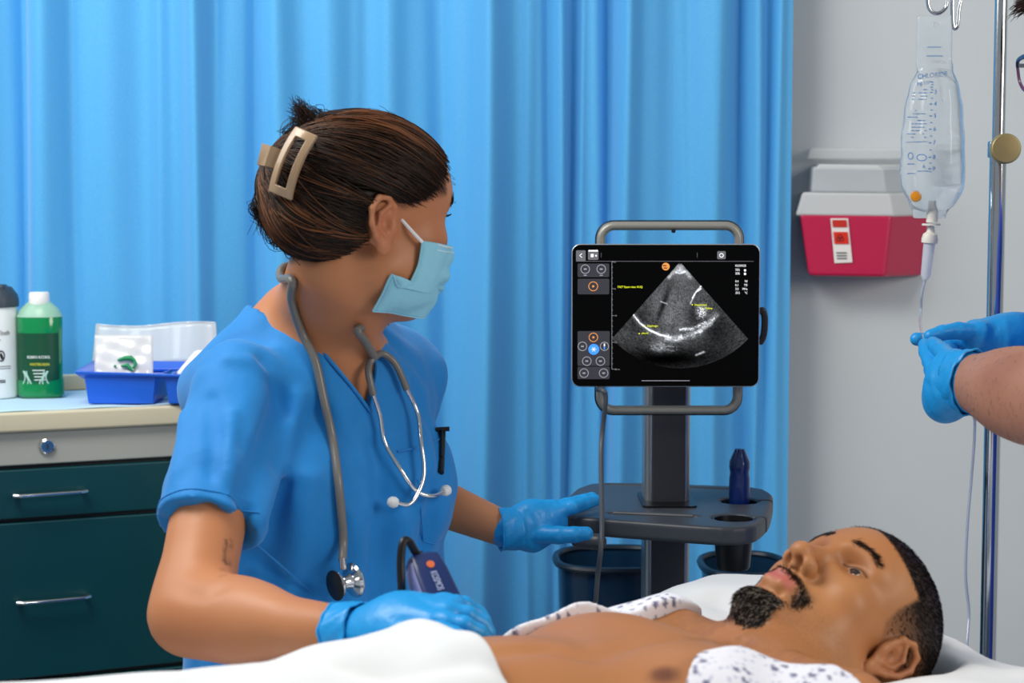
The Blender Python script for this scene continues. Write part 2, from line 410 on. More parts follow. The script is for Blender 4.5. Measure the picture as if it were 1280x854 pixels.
MB().prism([L0 + back, L1 + back, L1 + back - cn * .018, L0 + back - cn * .018], (0, 0, .03)).build('backsplash', M_ctop, cab, .003)
def slab(name, z1, z0, off, m, dep=.31, bev=.003, par=cab, l0=L0, l1=L1):
    q = np.array([1, 1, 0]); a = l0 * q + cn * off; b_ = l1 * q + cn * off
    return MB().prism([a + UP * z0, b_ + UP * z0, b_ - cn * dep + UP * z0, a - cn * dep + UP * z0], (0, 0, z1 - z0)).build(name, m, par, bev)
zz = [zrow(y) for y in (542, 585, 590, 652, 657, 850)]
slab('lock_rail', zz[0], zz[1], -.014, M_grey); slab('body', zz[1] + .001, .06, -.03, M_dark)
zb = zz[4] - .27
drw = [slab('drawer', zz[2], zz[3], -.012, M_teal, .02), slab('drawer', zz[4], zb, -.012, M_teal, .02), slab('drawer', zb - .007, .09, -.012, M_teal, .02)]
slab('plinth', .06, 0, -.05, M_dark, .3)
def pull(par, px0, px1, py0, py1):
    a, b_ = cp(px0, py0, .012), cp(px1, py1, .012); d = nrm(b_ - a)
    MB().tube([a - cn * .024 + d * .004, a - cn * .006, a + d * .008, b_ - d * .008, b_ - cn * .006, b_ - cn * .024 - d * .004], .0045, 10, squash=.8).build('pull_handle', M_chrome, par)
pull(drw[0], 20, 108, 621, 615); pull(drw[1], 24, 112, 755, 747); 
z3 = zb - .1; pm = cp(60, 700, .012); pm[2] = z3
MB().tube([pm - ce * .06 - cn * .02, pm - ce * .055, pm + ce * .055, pm + ce * .06 - cn * .02], .0045, 10).build('pull_handle', M_chrome, drw[2])
lk = cp(59, 558, -.012)
lo_ = MB().lathe(lk, [(.0, 0), (.0135, 0), (.0135, .003), (.0105, .005), (.0098, .004), (0, .004)], 28, cn).build('lock', M_chrome, cab)
MB().box(lk + cn * .0045, (.0015, .0015, .007), np.stack([ce, cn, UP], 1)).build('keyhole', M_dark, lo_)
MB().prism(rrect(lk + cn * .0042, ce, UP, .013, .013, .006), cn * .0006).build('lock_face', mat('lock_blue', '#5d7f96', .3, .8), lo_)

# absorbent pad
pad = grid('absorbent_pad', [[A0 + ce * u - cn * v + UP * (.0012 + .0009 * math.sin(u * 47) * math.sin(v * 60)) for u in np.linspace(-.2, .3, 40)] for v in np.linspace(.012, .31, 24)], mat('pad_paper', '#b9d9ea', .85, bump=[(260, .25, .001)]), thick=.0015)
tag(pad, 'pale blue absorbent paper pad spread over the cream countertop', 'paper pad')
zp = zc + .0035
def cnt(px, py): return hit(px, py, zp)
# wipes canister
c = cnt(-1, 496); can = thing('wipes_canister', 'white tub of cleaning wipes with dark flip lid beside the green bottle', 'canister', c)
sc_ = c[1] / FPX; r = 25 * sc_; H = 113 * sc_
MB().lathe(c, [(0, 0), (r * .93, 0), (r, .006), (r, H * .9), (r * .97, H)], 48).build('tub', mat('tub_white', '#e9ecec', .4), can)
ld = MB().lathe(c + UP * H, [(r * .99, 0), (r * 1.06, .001), (r * 1.06, .014), (r * 1.0, .022), (r * .72, .036), (r * .2, .041), (0, .041)], 40).build('lid', mat('lid_slate', '#36414d', .45), can)
MB().box(c + UP * (H + .033) + np.array([.004, -.01, 0]), (.03, .03, .016)).build('flip_tab', MATS['lid_slate'], ld, .004)
M_ink = mat('black_ink', '#15171a', .6)
def wrap(o_c, rad, a0, z):            # point and tangents on a round label
    return o_c + np.array([rad * math.sin(a0), -rad * math.cos(a0), z])
def wtext(s, ang, z, h, m, par, rad, oc, nm='lettering', sq=.9):
    p = wrap(oc, rad, ang, z); rt = np.array([math.cos(ang), math.sin(ang), 0])
    me = text(nm, s, (0, 0, 0), EX, EZ, h, m, par, .0003, squeeze=sq).data
    V = np.zeros(len(me.vertices) * 3, np.float32); me.vertices.foreach_get('co', V); V = V.reshape(-1, 3); th = ang + V[:, 0] / rad; rr = rad - V[:, 1]
    W = np.stack([oc[0] + rr * np.sin(th), oc[1] - rr * np.cos(th), oc[2] + z + V[:, 2]], 1); me.vertices.foreach_set('co', W.astype(np.float32).ravel()); me.update()
wtext('Sani-Cloth', -.35, H * .7, .0085, M_ink, can, r + .0006, c)
for k, (aa, zf, l_) in enumerate([(-.5, .645, .9), (-.6, .355, 1.5), (-.6, .33, 1.5), (-.5, .2, 1.1), (-.5, .18, 1.1), (-.5, .16, .7)]):
    MB().tube([wrap(c, r + .0004, aa + l_ * t, H * zf) for t in np.linspace(0, 1, 10)], .0005 if k in (1, 2) else .0009, 5).build('print_line', M_ink, can)
for aa in (-.05, .42):
    MB().tube([wrap(c, r + .0005, aa + .155 * math.cos(q), H * .47 + .0092 * math.sin(q)) for q in np.linspace(0, 2 * PI, 22, endpoint=False)], .0011, 5, closed=True).build('pictogram', M_ink, can)
    MB().tube([wrap(c, r + .0005, aa + x, H * .47 + y) for x, y in ((-.06, .004), (-.02, -.004), (.02, .005), (.06, -.002), (.03, -.006))], .0016, 5).build('pictogram', M_ink, can)

# green bottle
c = cnt(51.5, 496); bt = thing('green_bottle', 'clear plastic bottle of green liquid with white screw cap', 'bottle', c); s_ = c[1] / FPX
def bprof(pts): return [(r_ * s_, h_ * s_) for r_, h_ in pts]
MB().lathe(c, bprof([(0, 0), (26, 0), (29, 3), (29, 20), (27.5, 26), (27.5, 70), (28, 78), (28.5, 100), (24, 110), (16, 117), (12, 120), (12, 124), (0, 124)]), 48, sy=.72).build('bottle_body', mat('green_liquid', '#0b9d57', .15, coat=.6, spec=.6, trans=.35, ior=1.36), bt)
MB().lathe(c, bprof([(28.2, 100.5), (28.7, 101), (24.3, 110.2), (16.3, 117.4), (12.4, 120.4), (12.4, 124), (11, 124)]), 40, sy=.73).build('bottle_shoulder', mat('frosted', '#a9d8c0', .3, alpha=.75), bt)
MB().lathe(c, bprof([(0, 116.5), (12.6, 116.5), (13, 118), (12.4, 130), (11.5, 131.5), (0, 131.5)]), 40).build('screw_cap', mat('cap_white', '#f2f2ee', .4), bt)
# its dark label
def bl(px, py, e=0.6):
    x = (px - 51.5); q = math.asin(max(-.98, min(.98, x / 28.))); return c + np.array([28 * s_ * math.sin(q), -28 * .73 * s_ * math.cos(q) - e * .001, (496 - py) * s_])
grid('label_panel', [[bl(x, y) for x in np.linspace(26, 77, 26)] for y in (415, 440, 460, 479)], mat('label_green', '#0a4a30', .4), bt)
fl_ = lambda x, y: np.array([bl(x, y)[0], c[1] - 28 * .73 * s_ - .0022, bl(x, y)[2]])
text('lettering', 'RUBBING ALCOHOL', fl_(41, 446), EX, EZ, 3.6 * s_, mat('white_ink', '#eef3ee', .5), bt, squeeze=.62)
text('lettering', 'WINTERGREEN', fl_(44, 455), EX, EZ, 3.4 * s_, mat('yellow_ink', '#d6d43a', .5), bt, squeeze=.75)
for k, (x0, x1, y) in enumerate([(47, 62, 461), (48, 62, 465), (49, 60, 469), (49, 62, 473)]): MB().tube([bl(x, y, 1.0) for x in np.linspace(x0, x1, 6)], .0008, 5).build('print_line', MATS['white_ink'], bt)
for x0, sg in ((34, 1), (66, -1)):
    for k in range(3): MB().tube([bl(x0 + sg * (k * 4 + 3 * math.sin(q * 3 + k)), 478 - q * 16, 1.0) for q in np.linspace(0, 1, 8)], .0014, 5).build('leaf_print', mat('pale_print', '#a9cfc0', .5), bt)

# procedure tray with clear lid, packet, tissue
M_btray = mat('tray_blue', '#1560d6', .35, coat=.2); M_clear = mat('clear_lid', '#e4e9ea', .18, alpha=.62, coat=.4)
c = cnt(165, 505); s_ = c[1] / FPX; tr = thing('procedure_tray', 'blue plastic procedure tray with raised clear lid on the counter', 'tray', c)
TR = lambda x, y, d=0.: np.array([c[0] + (x - 165) * s_, c[1] + d, zp + (505 - y) * s_])
def bowl(x0, x1):
    o, i = [], []
    top = [TR(x0 - 4, 470, -.004), TR(x1 + 4, 470, -.004), TR(x1 + 4, 470, .15), TR(x0 - 4, 470, .15)]; bot = [TR(x0, 505), TR(x1, 505), TR(x1, 505, .13), TR(x0, 505, .13)]
    it = [TR(x0 - 1, 470, 0), TR(x1 + 1, 470, 0), TR(x1 + 1, 470, .146), TR(x0 - 1, 470, .146)]; ib = [TR(x0 + 3, 501, .004), TR(x1 - 3, 501, .004), TR(x1 - 3, 501, .126), TR(x0 + 3, 501, .126)]
    return MB().rings([bot, top, it, ib]).build('compartment', M_btray, tr, .003)
bowl(110, 192); bowl(211, 268)
rim = [TR(96, 462, -.012), TR(276, 468, -.012), TR(276, 462, .17), TR(88, 460, .17)]
MB().rings([[p + UP * 0 for p in rim], [p - UP * .006 for p in rim], [TR(104, 474, .002), TR(270, 474, .002), TR(270, 474, .14), TR(104, 474, .14)], [TR(104, 469, .002), TR(270, 469, .002), TR(270, 469, .14), TR(104, 469, .14)]], closed=True).build('rim', M_btray, tr, .002)
lidp = [[TR(x, y + 3 * math.sin((x - 90) / 28.), .17 + (465 - y) * s_ * .32 + .003 * math.sin(x / 9.)) for x in np.linspace(88 + (465 - y) * .04, 252 - (465 - y) * .1, 24)] for y in np.linspace(465, 414, 10)]
ll = grid('clear_lid', lidp, M_clear, tr, .0012)
MB().tube([np.array(p) for p in lidp[-1]], .0018, 8).build('lid_edge', M_clear, ll); MB().tube([r_[0] for r_ in lidp], .002, 8).build('lid_edge', M_clear, ll); MB().tube([r_[-1] for r_ in lidp], .002, 8).build('lid_edge', M_clear, ll)
pk = thing('sealed_packet', 'clear sealed packet holding a green clip, propped in the blue tray', 'packet', TR(150, 470, .02))
PK = lambda x, y, e=0.: TR(x, y, .03 + (472 - y) * s_ * .35 - e)
nz = lambda i, j: .0008 * math.sin(i * 1.9 + j) + .0006 * math.cos(j * 2.7 - i)
grid('pouch', [[PK(x + (y - 446) * .06, y, .004 * math.sin((x - 112) / 74 * PI) + nz(x / 9, y / 7)) for x in np.linspace(112, 186, 22)] for y in np.linspace(421, 474, 16)], mat('pouch_film', '#e9eaea', .22, alpha=.72, coat=.4), pk, .001)
MB().prism([PK(115, 470, .001), PK(184, 472, .001), PK(180, 462, .001), PK(150, 458, .001), PK(120, 448, .001)], (0, .004, 0)).build('paper_insert', mat('paper_white', '#f2f2ef', .8), pk)
gcl = MB().tube([PK(143, 452, .009), PK(152, 449, .01), PK(160, 449, .01), PK(164, 452, .01)], [.0022, .004, .0045, .003], 8).tube([PK(164, 451, .01), PK(166, 457, .01), PK(163, 462, .01)], .0028, 8).tube([PK(148, 459, .01), PK(156, 458, .011), PK(163, 465, .01)], [.002, .0042, .002], 8).lathe(PK(140, 459, .009), [(0, -.003), (.003, 0), (0, .003)], 10)
gcl.build('green_clip', mat('clip_green', '#0d8f56', .4), pk)
tis = Solid().add(cap(TR(236, 470, .04), TR(250, 448, .06), .016, .01), .01).add(cap(TR(220, 470, .05), TR(240, 447, .06), .007, .008), .012)
ts = sculpt('folded_gauze', tis, [(TR(200, 482, -.01), TR(275, 425, .11), .003, None)], MATS['paper_white'], None); tag(ts, 'white folded gauze sticking up at the sleeve end of the blue tray', 'gauze')

# ------------------------------------------------------------------ imaging cart
zt = at(840, 655, 2.45)[2]
cart = thing('imaging_cart', 'dark grey wheeled cart with a central column, work shelf and tablet mount', 'medical cart', (at(836, 600, 2.64)[0], 2.64, 0))
M_char = mat('charcoal_plastic', '#3a3e44', .42, bump=[(900, .12, .0003)]); M_alu = mat('brushed_aluminium', '#a5a7a6', .32, .85); M_panel = mat('column_panel', '#33343a', .45); M_black = mat('black_plastic', '#0d0e10', .35)
cxl, cxr = at(806.5, 600, 2.62)[0], at(863.5, 600, 2.62)[0]; cm = (cxl + cxr) / 2; cw = cxr - cxl
col_ = MB(); 
col_.prism(rrect((cm, 2.665, .1), EX, EY, cw, .08, .012), (0, 0, 1.10)).build('column', M_alu, cart)
MB().prism(rrect((cm + .001, 2.626, .1), EX, EY, cw * .74, .012, .003), (0, 0, 1.10)).build('column_panel', M_panel, cart)
bs = MB()
for a in (35, 145, 215, 325): bs.box((cm + .14 * math.cos(math.radians(a)), 2.665 + .14 * math.sin(math.radians(a)), .1), (.28, .05, .035), np.array([[math.cos(math.radians(a)), -math.sin(math.radians(a)), 0], [math.sin(math.radians(a)), math.cos(math.radians(a)), 0], [0, 0, 1]]))
bs.build('base', M_char, cart, .006)
for a in (35, 145, 215, 325):
    q = np.array([cm + .26 * math.cos(math.radians(a)), 2.665 + .26 * math.sin(math.radians(a)), .042]); MB().lathe(q - np.array([.016, 0, 0]), [(0, 0), (.04, .002), (.042, .016), (.04, .03), (0, .032)], 24, EX).tube([q + UP * .03, q + UP * .06], .012, 10).build('caster', M_black, cart)
# shelf
def pslab(poly, z0, z1, rad):
    P2 = np.array(poly)[:, :2]; N2 = np.roll(P2, -1, 0); lo = np.array([*P2.min(0), z0]); hi = np.array([*P2.max(0), z1])
    def fn(P):
        q = P[..., :2]; d = np.full(q.shape[:-1], 9.); s = np.ones(q.shape[:-1])
        for a, b_ in zip(P2, N2):
            e = b_ - a; w_ = q - a; t = np.clip((w_ @ e) / (e @ e), 0, 1); v = w_ - t[..., None] * e; d = np.minimum(d, (v * v).sum(-1))
            c1 = q[..., 1] >= a[1]; c2 = q[..., 1] < b_[1]; c3 = e[0] * w_[..., 1] > e[1] * w_[..., 0]; f = (c1 & c2 & c3) | (~c1 & ~c2 & ~c3); s = np.where(f, -s, s)
        d = s * np.sqrt(d) + rad; dz = np.abs(P[..., 2] - (z0 + z1) / 2) - (z1 - z0) / 2 + rad
        return np.minimum(np.maximum(d, dz), 0) + np.sqrt(np.maximum(d, 0) ** 2 + np.maximum(dz, 0) ** 2) - rad
    return fn, lo, hi
sh = [hit(x, y, zt) for x, y in ((731, 601), (950, 608), (968, 618), (962, 643), (945, 657), (905, 660), (742, 648), (708, 646), (698, 630))]
def chaikin(p, n=2, f=.16):
    for k in range(n): p = [q for a, b_ in zip(p, p[1:] + p[:1]) for q in (a + (b_ - a) * f, b_ - (b_ - a) * f)]; f = .25
    return p
sh = chaikin(sh)
S_ = Solid().add(pslab(sh, zt - .027, zt, .006), .001)
def hole(px, py, r_, dep=.05): p = hit(px, py, zt); S_.sub(cap(p + UP * .02, p - UP * dep, r_, r_), .004); return p
h1 = hole(917, 647, .031); h2 = hole(924, 626, .030); h3 = hole(737, 629, .022, .008)
S_.sub(cap(hit(766, 641, zt) + UP * .002, hit(868, 645, zt) + UP * .002, .009, .009), .003); S_.sub(cap(hit(762, 605, zt) + UP * .002, hit(915, 611, zt) + UP * .002, .008, .008), .003)
S_.sub(cap(h1 + UP * .02, h1 + np.array([.06, .012, .02]), .005, .005), .003)
for q in (h1 + np.array([.05, .006, 0]), h2 + np.array([.05, .006, 0])): S_.sub(rbox(q, (.03, .004, .05), .002), .002)
S_.add(cap(hit(724, 652, zt) - UP * .027, hit(748, 654, zt) - UP * .027, .012, .012), .01)
lo, hi = np.min(sh, 0) - .01, np.max(sh, 0) + .01; lo[2] -= .06; sculpt('shelf', S_, [(lo, hi, .0022, None)], M_char, cart)
MB().tube([hit(767, 641.5, zt) - UP * .001, hit(867, 645.5, zt) - UP * .001], .0045, 10).build('shelf_rail', M_char, cart)
for p, dz in ((h1, .075), (h2, .06)): MB().lathe(p - UP * dz, [(0, 0), (.021, 0), (.024, .004), (.0295, dz - .006), (.0305, dz - .002), (.028, dz - .002), (.022, .008), (0, .006)], 36).build('cup_holder', M_black, cart)
MB().prism(rrect((cm, 2.645, zt - .001), EX, EY, cw + .012, .13, .01), (0, 0, .004)).build('column_collar', M_black, cart)
# tablet mount
yT = 2.535; T = lambda x, y, d=0.: np.array([at(x, y, yT)[0], yT + d, at(x, y, yT)[2]])
M_frame = mat('frame_grey', '#8d8b83', .4, .3)
TC = (T(714, 305) + T(949.5, 484)) / 2; TW = T(949.5, 390)[0] - T(714, 390)[0]; TH = T(830, 305)[2] - T(830, 484)[2]
fc = (T(746, 277, .03) + T(931, 521, .03)) / 2; FW = T(931, 400)[0] - T(746, 400)[0]; FH = T(830, 277)[2] - T(830, 521)[2]
ring = rrect(fc, EX, EZ, FW - .013, FH - .013, .02, 8)
hf = MB().tube(ring, .0065, 14, closed=True, up=(0, 1, 0), squash=1.25).build('handle_frame', M_frame, cart)
MB().tube(rrect(fc + np.array([0, .004, 0]), EX, EZ, FW - .003, FH - .003, .024, 8), .0035, 10, closed=True, up=(0, 1, 0), squash=1.6).build('rubber_edge', M_black, hf)
MB().tube([(cm, yT + .028, fc[2] + FH / 2 - .014), (cm, yT + .02, fc[2] + FH / 2 - .014)], .003, 10).build('screw', M_black, hf)
MB().box((cm, (yT + .012 + 2.62) / 2, TC[2]), (.11, .066, .12)).build('mount_block', M_black, cart, .006)
# tablet
tb = thing('tablet_computer', 'black tablet on the cart mount showing a grey ultrasound scan', 'tablet', TC - UP * TH / 2)
MB().prism(rrect(TC + np.array([0, .008, 0]), EX, EZ, TW, TH, .0125, 8), (0, -.0065, 0)).build('case', mat('case_aluminium', '#b9bcbf', .3, .7), tb, .0015)
scr = MB().prism(rrect(TC + np.array([0, .0016, 0]), EX, EZ, TW - .0026, TH - .0026, .0115, 8), (0, -.0012, 0)).build('screen', mat('screen_glass', '#010101', .3, spec=.12), tb)
SX = lambda x, y, e=0.: T(x, y, -.0002 - e * .0003)
def em(name, c_, k=1.): return mat(name, c_, .6, spec=.0, emit=k)
E_w, E_g, E_d, E_y, E_o, E_b, E_m = em('glow_white', '#dcdde0', .9), em('glow_grey', '#8a8b90', .8), em('glow_panel', '#35353b', .8), em('glow_yellow', '#d7e02a', .95), em('glow_orange', '#c98446', .9), em('glow_blue', '#3d86f0', 1.), em('glow_mid', '#5b5b60', .9)
def sp(name, x0, y0, x1, y1, m, e=0., rad=1.5, par=scr):
    a, b_ = SX(x0, y0, e), SX(x1, y1, e); return MB().prism(rrect((a + b_) / 2, EX, EZ, abs(b_[0] - a[0]), abs(a[2] - b_[2]), rad * yT / FPX, 3), (0, -.0002, 0)).build(name, m, par, smooth=False)
def sring(name, x, y, r_, m, e=1.5, w_=.45):
    MB().tube([SX(x + r_ * math.cos(q), y + r_ * math.sin(q), e) for q in np.linspace(0, 2 * PI, 26, endpoint=False)], w_ * yT / FPX, 4, closed=True, up=(0, 1, 0), squash=.3).build(name, m, scr)
def sline(name, pts, m, w_=.4, e=1.5): MB().tube([SX(x, y, e) for x, y in pts], w_ * yT / FPX, 4, up=(0, 1, 0), squash=.3).build(name, m, scr)
sp('button_panel', 722, 329.5, 761.5, 346.5, E_d); sp('button_panel', 722, 348.5, 761.5, 368, E_d); sp('button_panel', 722, 414, 762, 457.5, E_d); sp('button_panel', 722, 458.5, 762, 474, E_d)
sp('back_button', 720, 313, 732, 326.5, E_m); sp('menu_button', 735, 313, 748, 325, E_m); sp('menu_bar', 735.5, 312.5, 747.5, 314.5, E_w, 1, .4); sp('folder_button', 896.5, 314, 907, 324, E_m)
sline('back_arrow', [(727.5, 317), (724.5, 319.5), (727.5, 322)], E_w, .5); sp('menu_icon', 738.5, 317.5, 742, 321.5, E_w, 1, .4); sp('menu_icon', 744, 318.7, 746, 320.7, E_w, 1, .4)
sring('folder_icon', 901.8, 319.3, 2.3, E_w)
sline('divider', [(720, 326.7), (942, 326.7)], E_m, .3); sline('divider', [(751.5, 316), (751.5, 322)], E_m, .25); sline('divider', [(871.5, 316), (871.5, 322)], E_m, .25)
for x, y in ((731.5, 336.5), (751.5, 336.5), (728, 433), (733.5, 451.5), (750.5, 451.5), (730, 466.5), (754.5, 466.5)): sring('round_button', x, y, 5.4, E_g); sp('button_icon', x - 1.8, y - .9, x + 1.8, y + .9, E_g, 1.6, .4)
sring('round_button', 741.5, 358, 5.6, E_o); sring('round_button', 741.7, 421.8, 5.4, E_o); sring('round_button', 755.5, 433, 5.2, E_g)
for x, y in ((741.5, 358), (741.7, 421.8)): sp('button_icon', x - 1.3, y - 1.2, x + 1.3, y + 1.2, E_o, 1.6, .4)
sp('button_icon', 754.7, 429.5, 756.3, 433, E_w, 1.6, .4); sp('button_icon', 754.7, 433.4, 756.3, 436.5, E_b, 1.6, .4)
MB().lathe(SX(742.2, 436.8, 1), [(0, 0), (6.8 * yT / FPX, 0), (6.8 * yT / FPX, .0002), (0, .0002)], 28, -EY).build('freeze_button', E_b, scr)
for q in (0, 60, 120): sline('freeze_icon', [(742.2 + 3.2 * math.cos(math.radians(q)), 436.8 + 3.2 * math.sin(math.radians(q))), (742.2 - 3.2 * math.cos(math.radians(q)), 436.8 - 3.2 * math.sin(math.radians(q)))], E_w, .35, 2.5)
sp('button_caption', 729.5, 343.6, 733.5, 344.8, E_g, 1.6, .3); sp('button_caption', 749.5, 343.6, 753.5, 344.8, E_g, 1.6, .3)
sline('depth_scale', [(764.8, 327), (764.8, 461.5)], E_g, .22)
for k in range(21): sline('scale_tick', [(764.8, 327.5 + 6.7 * k), (764.8 + (3 if k % 5 == 0 else 1.3), 327.5 + 6.7 * k)], E_g, .22)
for k, s in enumerate(('0', '5', '10', '15', '20 cm')): text('lettering', s, SX(768.3, 328.6 + 33.5 * k, 1), EX, EZ, 1.9 * yT / FPX, E_g, scr)
sline('home_bar', [(802, 476), (862, 476)], E_g, .4)
px_ = yT / FPX
text('lettering', 'FAST Exam view: RUQ', SX(772, 360, 1), EX, EZ, 2.7 * px_, E_y, scr, squeeze=.88)
for s, x, y in (('KOSMOS', 919, 333.6), ('70%', 919, 338.8), ('30%', 919, 343.3), ('0.4', 919, 353), ('0.1', 919, 357.8), ('3.0', 919, 362.6), ('39.5', 919, 367.5)): text('lettering', s, SX(x, y, 1), EX, EZ, 2.9 * px_, E_w, scr, squeeze=.85)
for s, x, y in (('MI', 934.3, 353), ('TIS', 934.3, 357.8), ('MHz', 934.3, 362.6), ('°C', 934.3, 367.5)): text('lettering', s, SX(x, y, 1), EX, EZ, 2.9 * px_, E_w, scr, align='RIGHT', squeeze=.85)
for y in (338, 342.4): sp('status_icon', 929.8, y - 1.5, 932.6, y + 1.5, E_w, 1, 1.3)
MB().lathe(SX(832.2, 333.3, 1), [(0, 0), (4.8 * px_, 0), (4.8 * px_, .0002), (0, .0002)], 26, -EY).build('orientation_mark', E_o, scr); sp('orientation_mark', 828.5, 331.5, 833, 332.6, em('glow_dark', '#1a0d05', .5), 2, .3); sp('orientation_mark', 829.5, 334.6, 834, 335.6, MATS['glow_dark'], 2, .3)
# the scan itself: a fan of echoes, brightness is the picture shown by the lit screen
nr_, na_ = 220, 300; apx, apy = 850, 327.5; R_, A_ = np.meshgrid(np.linspace(2, 133, nr_), np.linspace(-math.radians(41.5), math.radians(41.5), na_), indexing='ij')
Rm = R_ * (1 - .035 * np.abs(A_ / math.radians(41.5)) ** 2); X = apx + Rm * np.sin(A_); Yp = apy + Rm * np.cos(A_)
rs = np.random.RandomState(3); sp1 = rs.rand(nr_, na_); sp2 = np.kron(rs.rand(nr_ // 2 + 1, na_ // 4 + 1), np.ones((2, 4)))[:nr_, :na_]; sp3 = np.kron(rs.rand(nr_ // 4 + 1, na_ // 12 + 1), np.ones((4, 12)))[:nr_, :na_]
spk = (.25 + .5 * sp1 + .5 * sp2 + .25 * sp3)
def blob(x, y, sx, sy, a=0.):
    a = math.radians(a); u = (X - x) * math.cos(a) + (Yp - y) * math.sin(a); v = -(X - x) * math.sin(a) + (Yp - y) * math.cos(a); return np.exp(-(u / sx) ** 2 - (v / sy) ** 2)
def stroke(pts, w_):
    d = np.full(X.shape, 1e9)
    for (x0, y0), (x1, y1) in zip(pts[:-1], pts[1:]):
        ex, ey = x1 - x0, y1 - y0; t = np.clip(((X - x0) * ex + (Yp - y0) * ey) / (ex * ex + ey * ey), 0, 1); d = np.minimum(d, (X - x0 - t * ex) ** 2 + (Yp - y0 - t * ey) ** 2)
    return np.exp(-d / w_ ** 2)
I = .095 + .07 * blob(850, 340, 14, 12) + .08 * blob(845, 390, 40, 40) - .10 * blob(835, 448, 70, 16)
I *= (1 - .75 * blob(829, 381, 3.5, 26, 20)) * (1 - .7 * blob(870, 392, 12, 16, 20)) * (1 - .5 * blob(800, 400, 16, 16)) * (1 - .55 * blob(896, 415, 20, 25))
I += .45 * stroke([(836, 347), (842, 340), (850, 338), (858, 340), (863, 347)], 2.2) * .5 + .2 * blob(850, 334, 6, 4) + .35 * stroke([(845, 341), (850, 342), (856, 340)], 1.)
arc = [(791, 393), (800, 404), (812, 413), (826, 419), (838, 422)]
I += .5 * stroke(arc, 1.0) + .12 * stroke(arc, 3.) + .34 * stroke([(834, 422), (846, 424), (858, 420), (872, 416), (886, 405), (894, 395)], 3.4) * (.4 + .9 * sp3) + .35 * stroke([(850, 412), (866, 411), (882, 403)], 1.6) * (.4 + sp2)
I += .5 * stroke([(876, 358), (870, 365), (866, 372)], .9) + .5 * stroke([(872, 364), (876, 361)], .8) + .35 * stroke([(866, 372), (863, 380)], .8) + .5 * blob(877, 390, 6, 7) * (.3 + sp2) + .3 * stroke([(826, 377), (834, 380)], .6)
I += .16 * stroke([(815, 434), (842, 436)], 4) * sp2 + .3 * stroke([(870, 444), (880, 440)], 1.2) + .12 * blob(825, 432, 10, 8)
V = np.clip(I * spk * 1.35, 0, 1); V *= np.clip((R_ - 1) / 3, 0, 1); Cc = np.stack([V * .95, V * .97, V * 1.0], -1) ** 1.6
grid('ultrasound_image', np.stack([[SX(X[i, j], Yp[i, j], .6) for j in range(na_)] for i in range(nr_)]), mat('glow_scan', '#000000', .8, spec=0., attr=True, emit=1.25), scr, C=Cc)
for x, y, s in ((868, 382.3, 'Hepatorenal'), (882, 386.6, 'Kidney'), (809, 408.6, 'Diaphragm'), (802, 417.6, 'pleural')):
    text('lettering', s, SX(x, y, 3), EX, EZ, 2.6 * px_, E_y, scr, squeeze=.85)
for x, y in ((865.2, 381), (878.5, 386), (804.5, 408), (799, 417)): sp('caret', x - .7, y - .7, x + .7, y + .7, E_y, 3, .4)
MB().tube(catmull([T(950, 391, .012), T(955, 389, .012), T(957.5, 400, .012), T(956, 420, .012), T(951, 431, .014)], 6), [.0035] * 24 + [.002], 8, squash=1.4).build('side_latch', M_black, tb)
# hanging cable
cb = MB().tube(catmull([T(748, 489, .02), T(753, 487, -.012), T(756.5, 500, -.012), T(751, 560, -.012), T(745, 640, -.165), T(740, 690, -.17), T(737, 730, -.17), T(733, 790, -.16), T(728, 900, -.10)], 8), .0036, 10).build('scanner_cable', mat('cable_grey', '#454a50', .5)); tag(cb, 'dark grey cable hanging down from the tablet mount past the cart shelf', 'cable')
# gel bottle in its holder
g = h2 - UP * .045; ys = h2[1] / FPX
gb = thing('gel_bottle', 'navy blue pointed squeeze bottle standing in the cart cup holder', 'bottle', g)
q0 = (h2[2] - g[2]); r_ = 13.2 * ys; hp = lambda y: q0 + (626 - y) * ys
MB().lathe(g, [(0, 0), (r_ * .95, 0), (r_, .004), (r_, hp(610)), (r_ * .98, hp(598)), (r_ * .9, hp(590)), (r_ * .98, hp(584)), (r_ * 1.0, hp(582))], 36).build('bottle_body', mat('navy_plastic', '#0a2c72', .3, coat=.3), gb)
MB().lathe(g, [(r_ * 1.0, hp(583)), (r_ * .97, hp(576)), (r_ * .55, hp(563)), (r_ * .45, hp(560)), (0, hp(559.5))], 36).build('nozzle_cap', mat('navy_cap', '#123068', .25, coat=.4), gb)
# bins behind the cart
def bin_(px, w_px, py, Y, lab, lean=0):
    c_ = at(px, py, Y); s = Y / FPX; rx = w_px / 2 * s; H = c_[2]; o = thing('waste_bin', lab, 'bin', (c_[0], Y, 0))
    def ring_(z, f): return [np.array([c_[0] + f * rx * np.sign(math.cos(a)) * abs(math.cos(a)) ** .75, Y + f * .10 * np.sign(math.sin(a)) * abs(math.sin(a)) ** .75, z]) for a in np.linspace(0, 2 * PI, 44, endpoint=False)]
    MB().rings([ring_(0, .72), ring_(H * .5, .84), ring_(H, .97), ring_(H, .95), ring_(H * .5, .82), ring_(.01, .7)]).build('bin_body', mat('smoked_plastic', '#0f2b45', .25, alpha=.86, coat=.3), o)
    MB().tube(ring_(H, 1.0), .0065, 8, closed=True).build('bin_rim', mat('rim_navy', '#10202f', .35), o)
bin_(768, 148, 699, 2.95, 'smoked dark blue waste bin showing on the nurse side of the cart column'); bin_(930, 108, 706, 3.06, 'smoked dark blue waste bin showing under the cart cup holders')
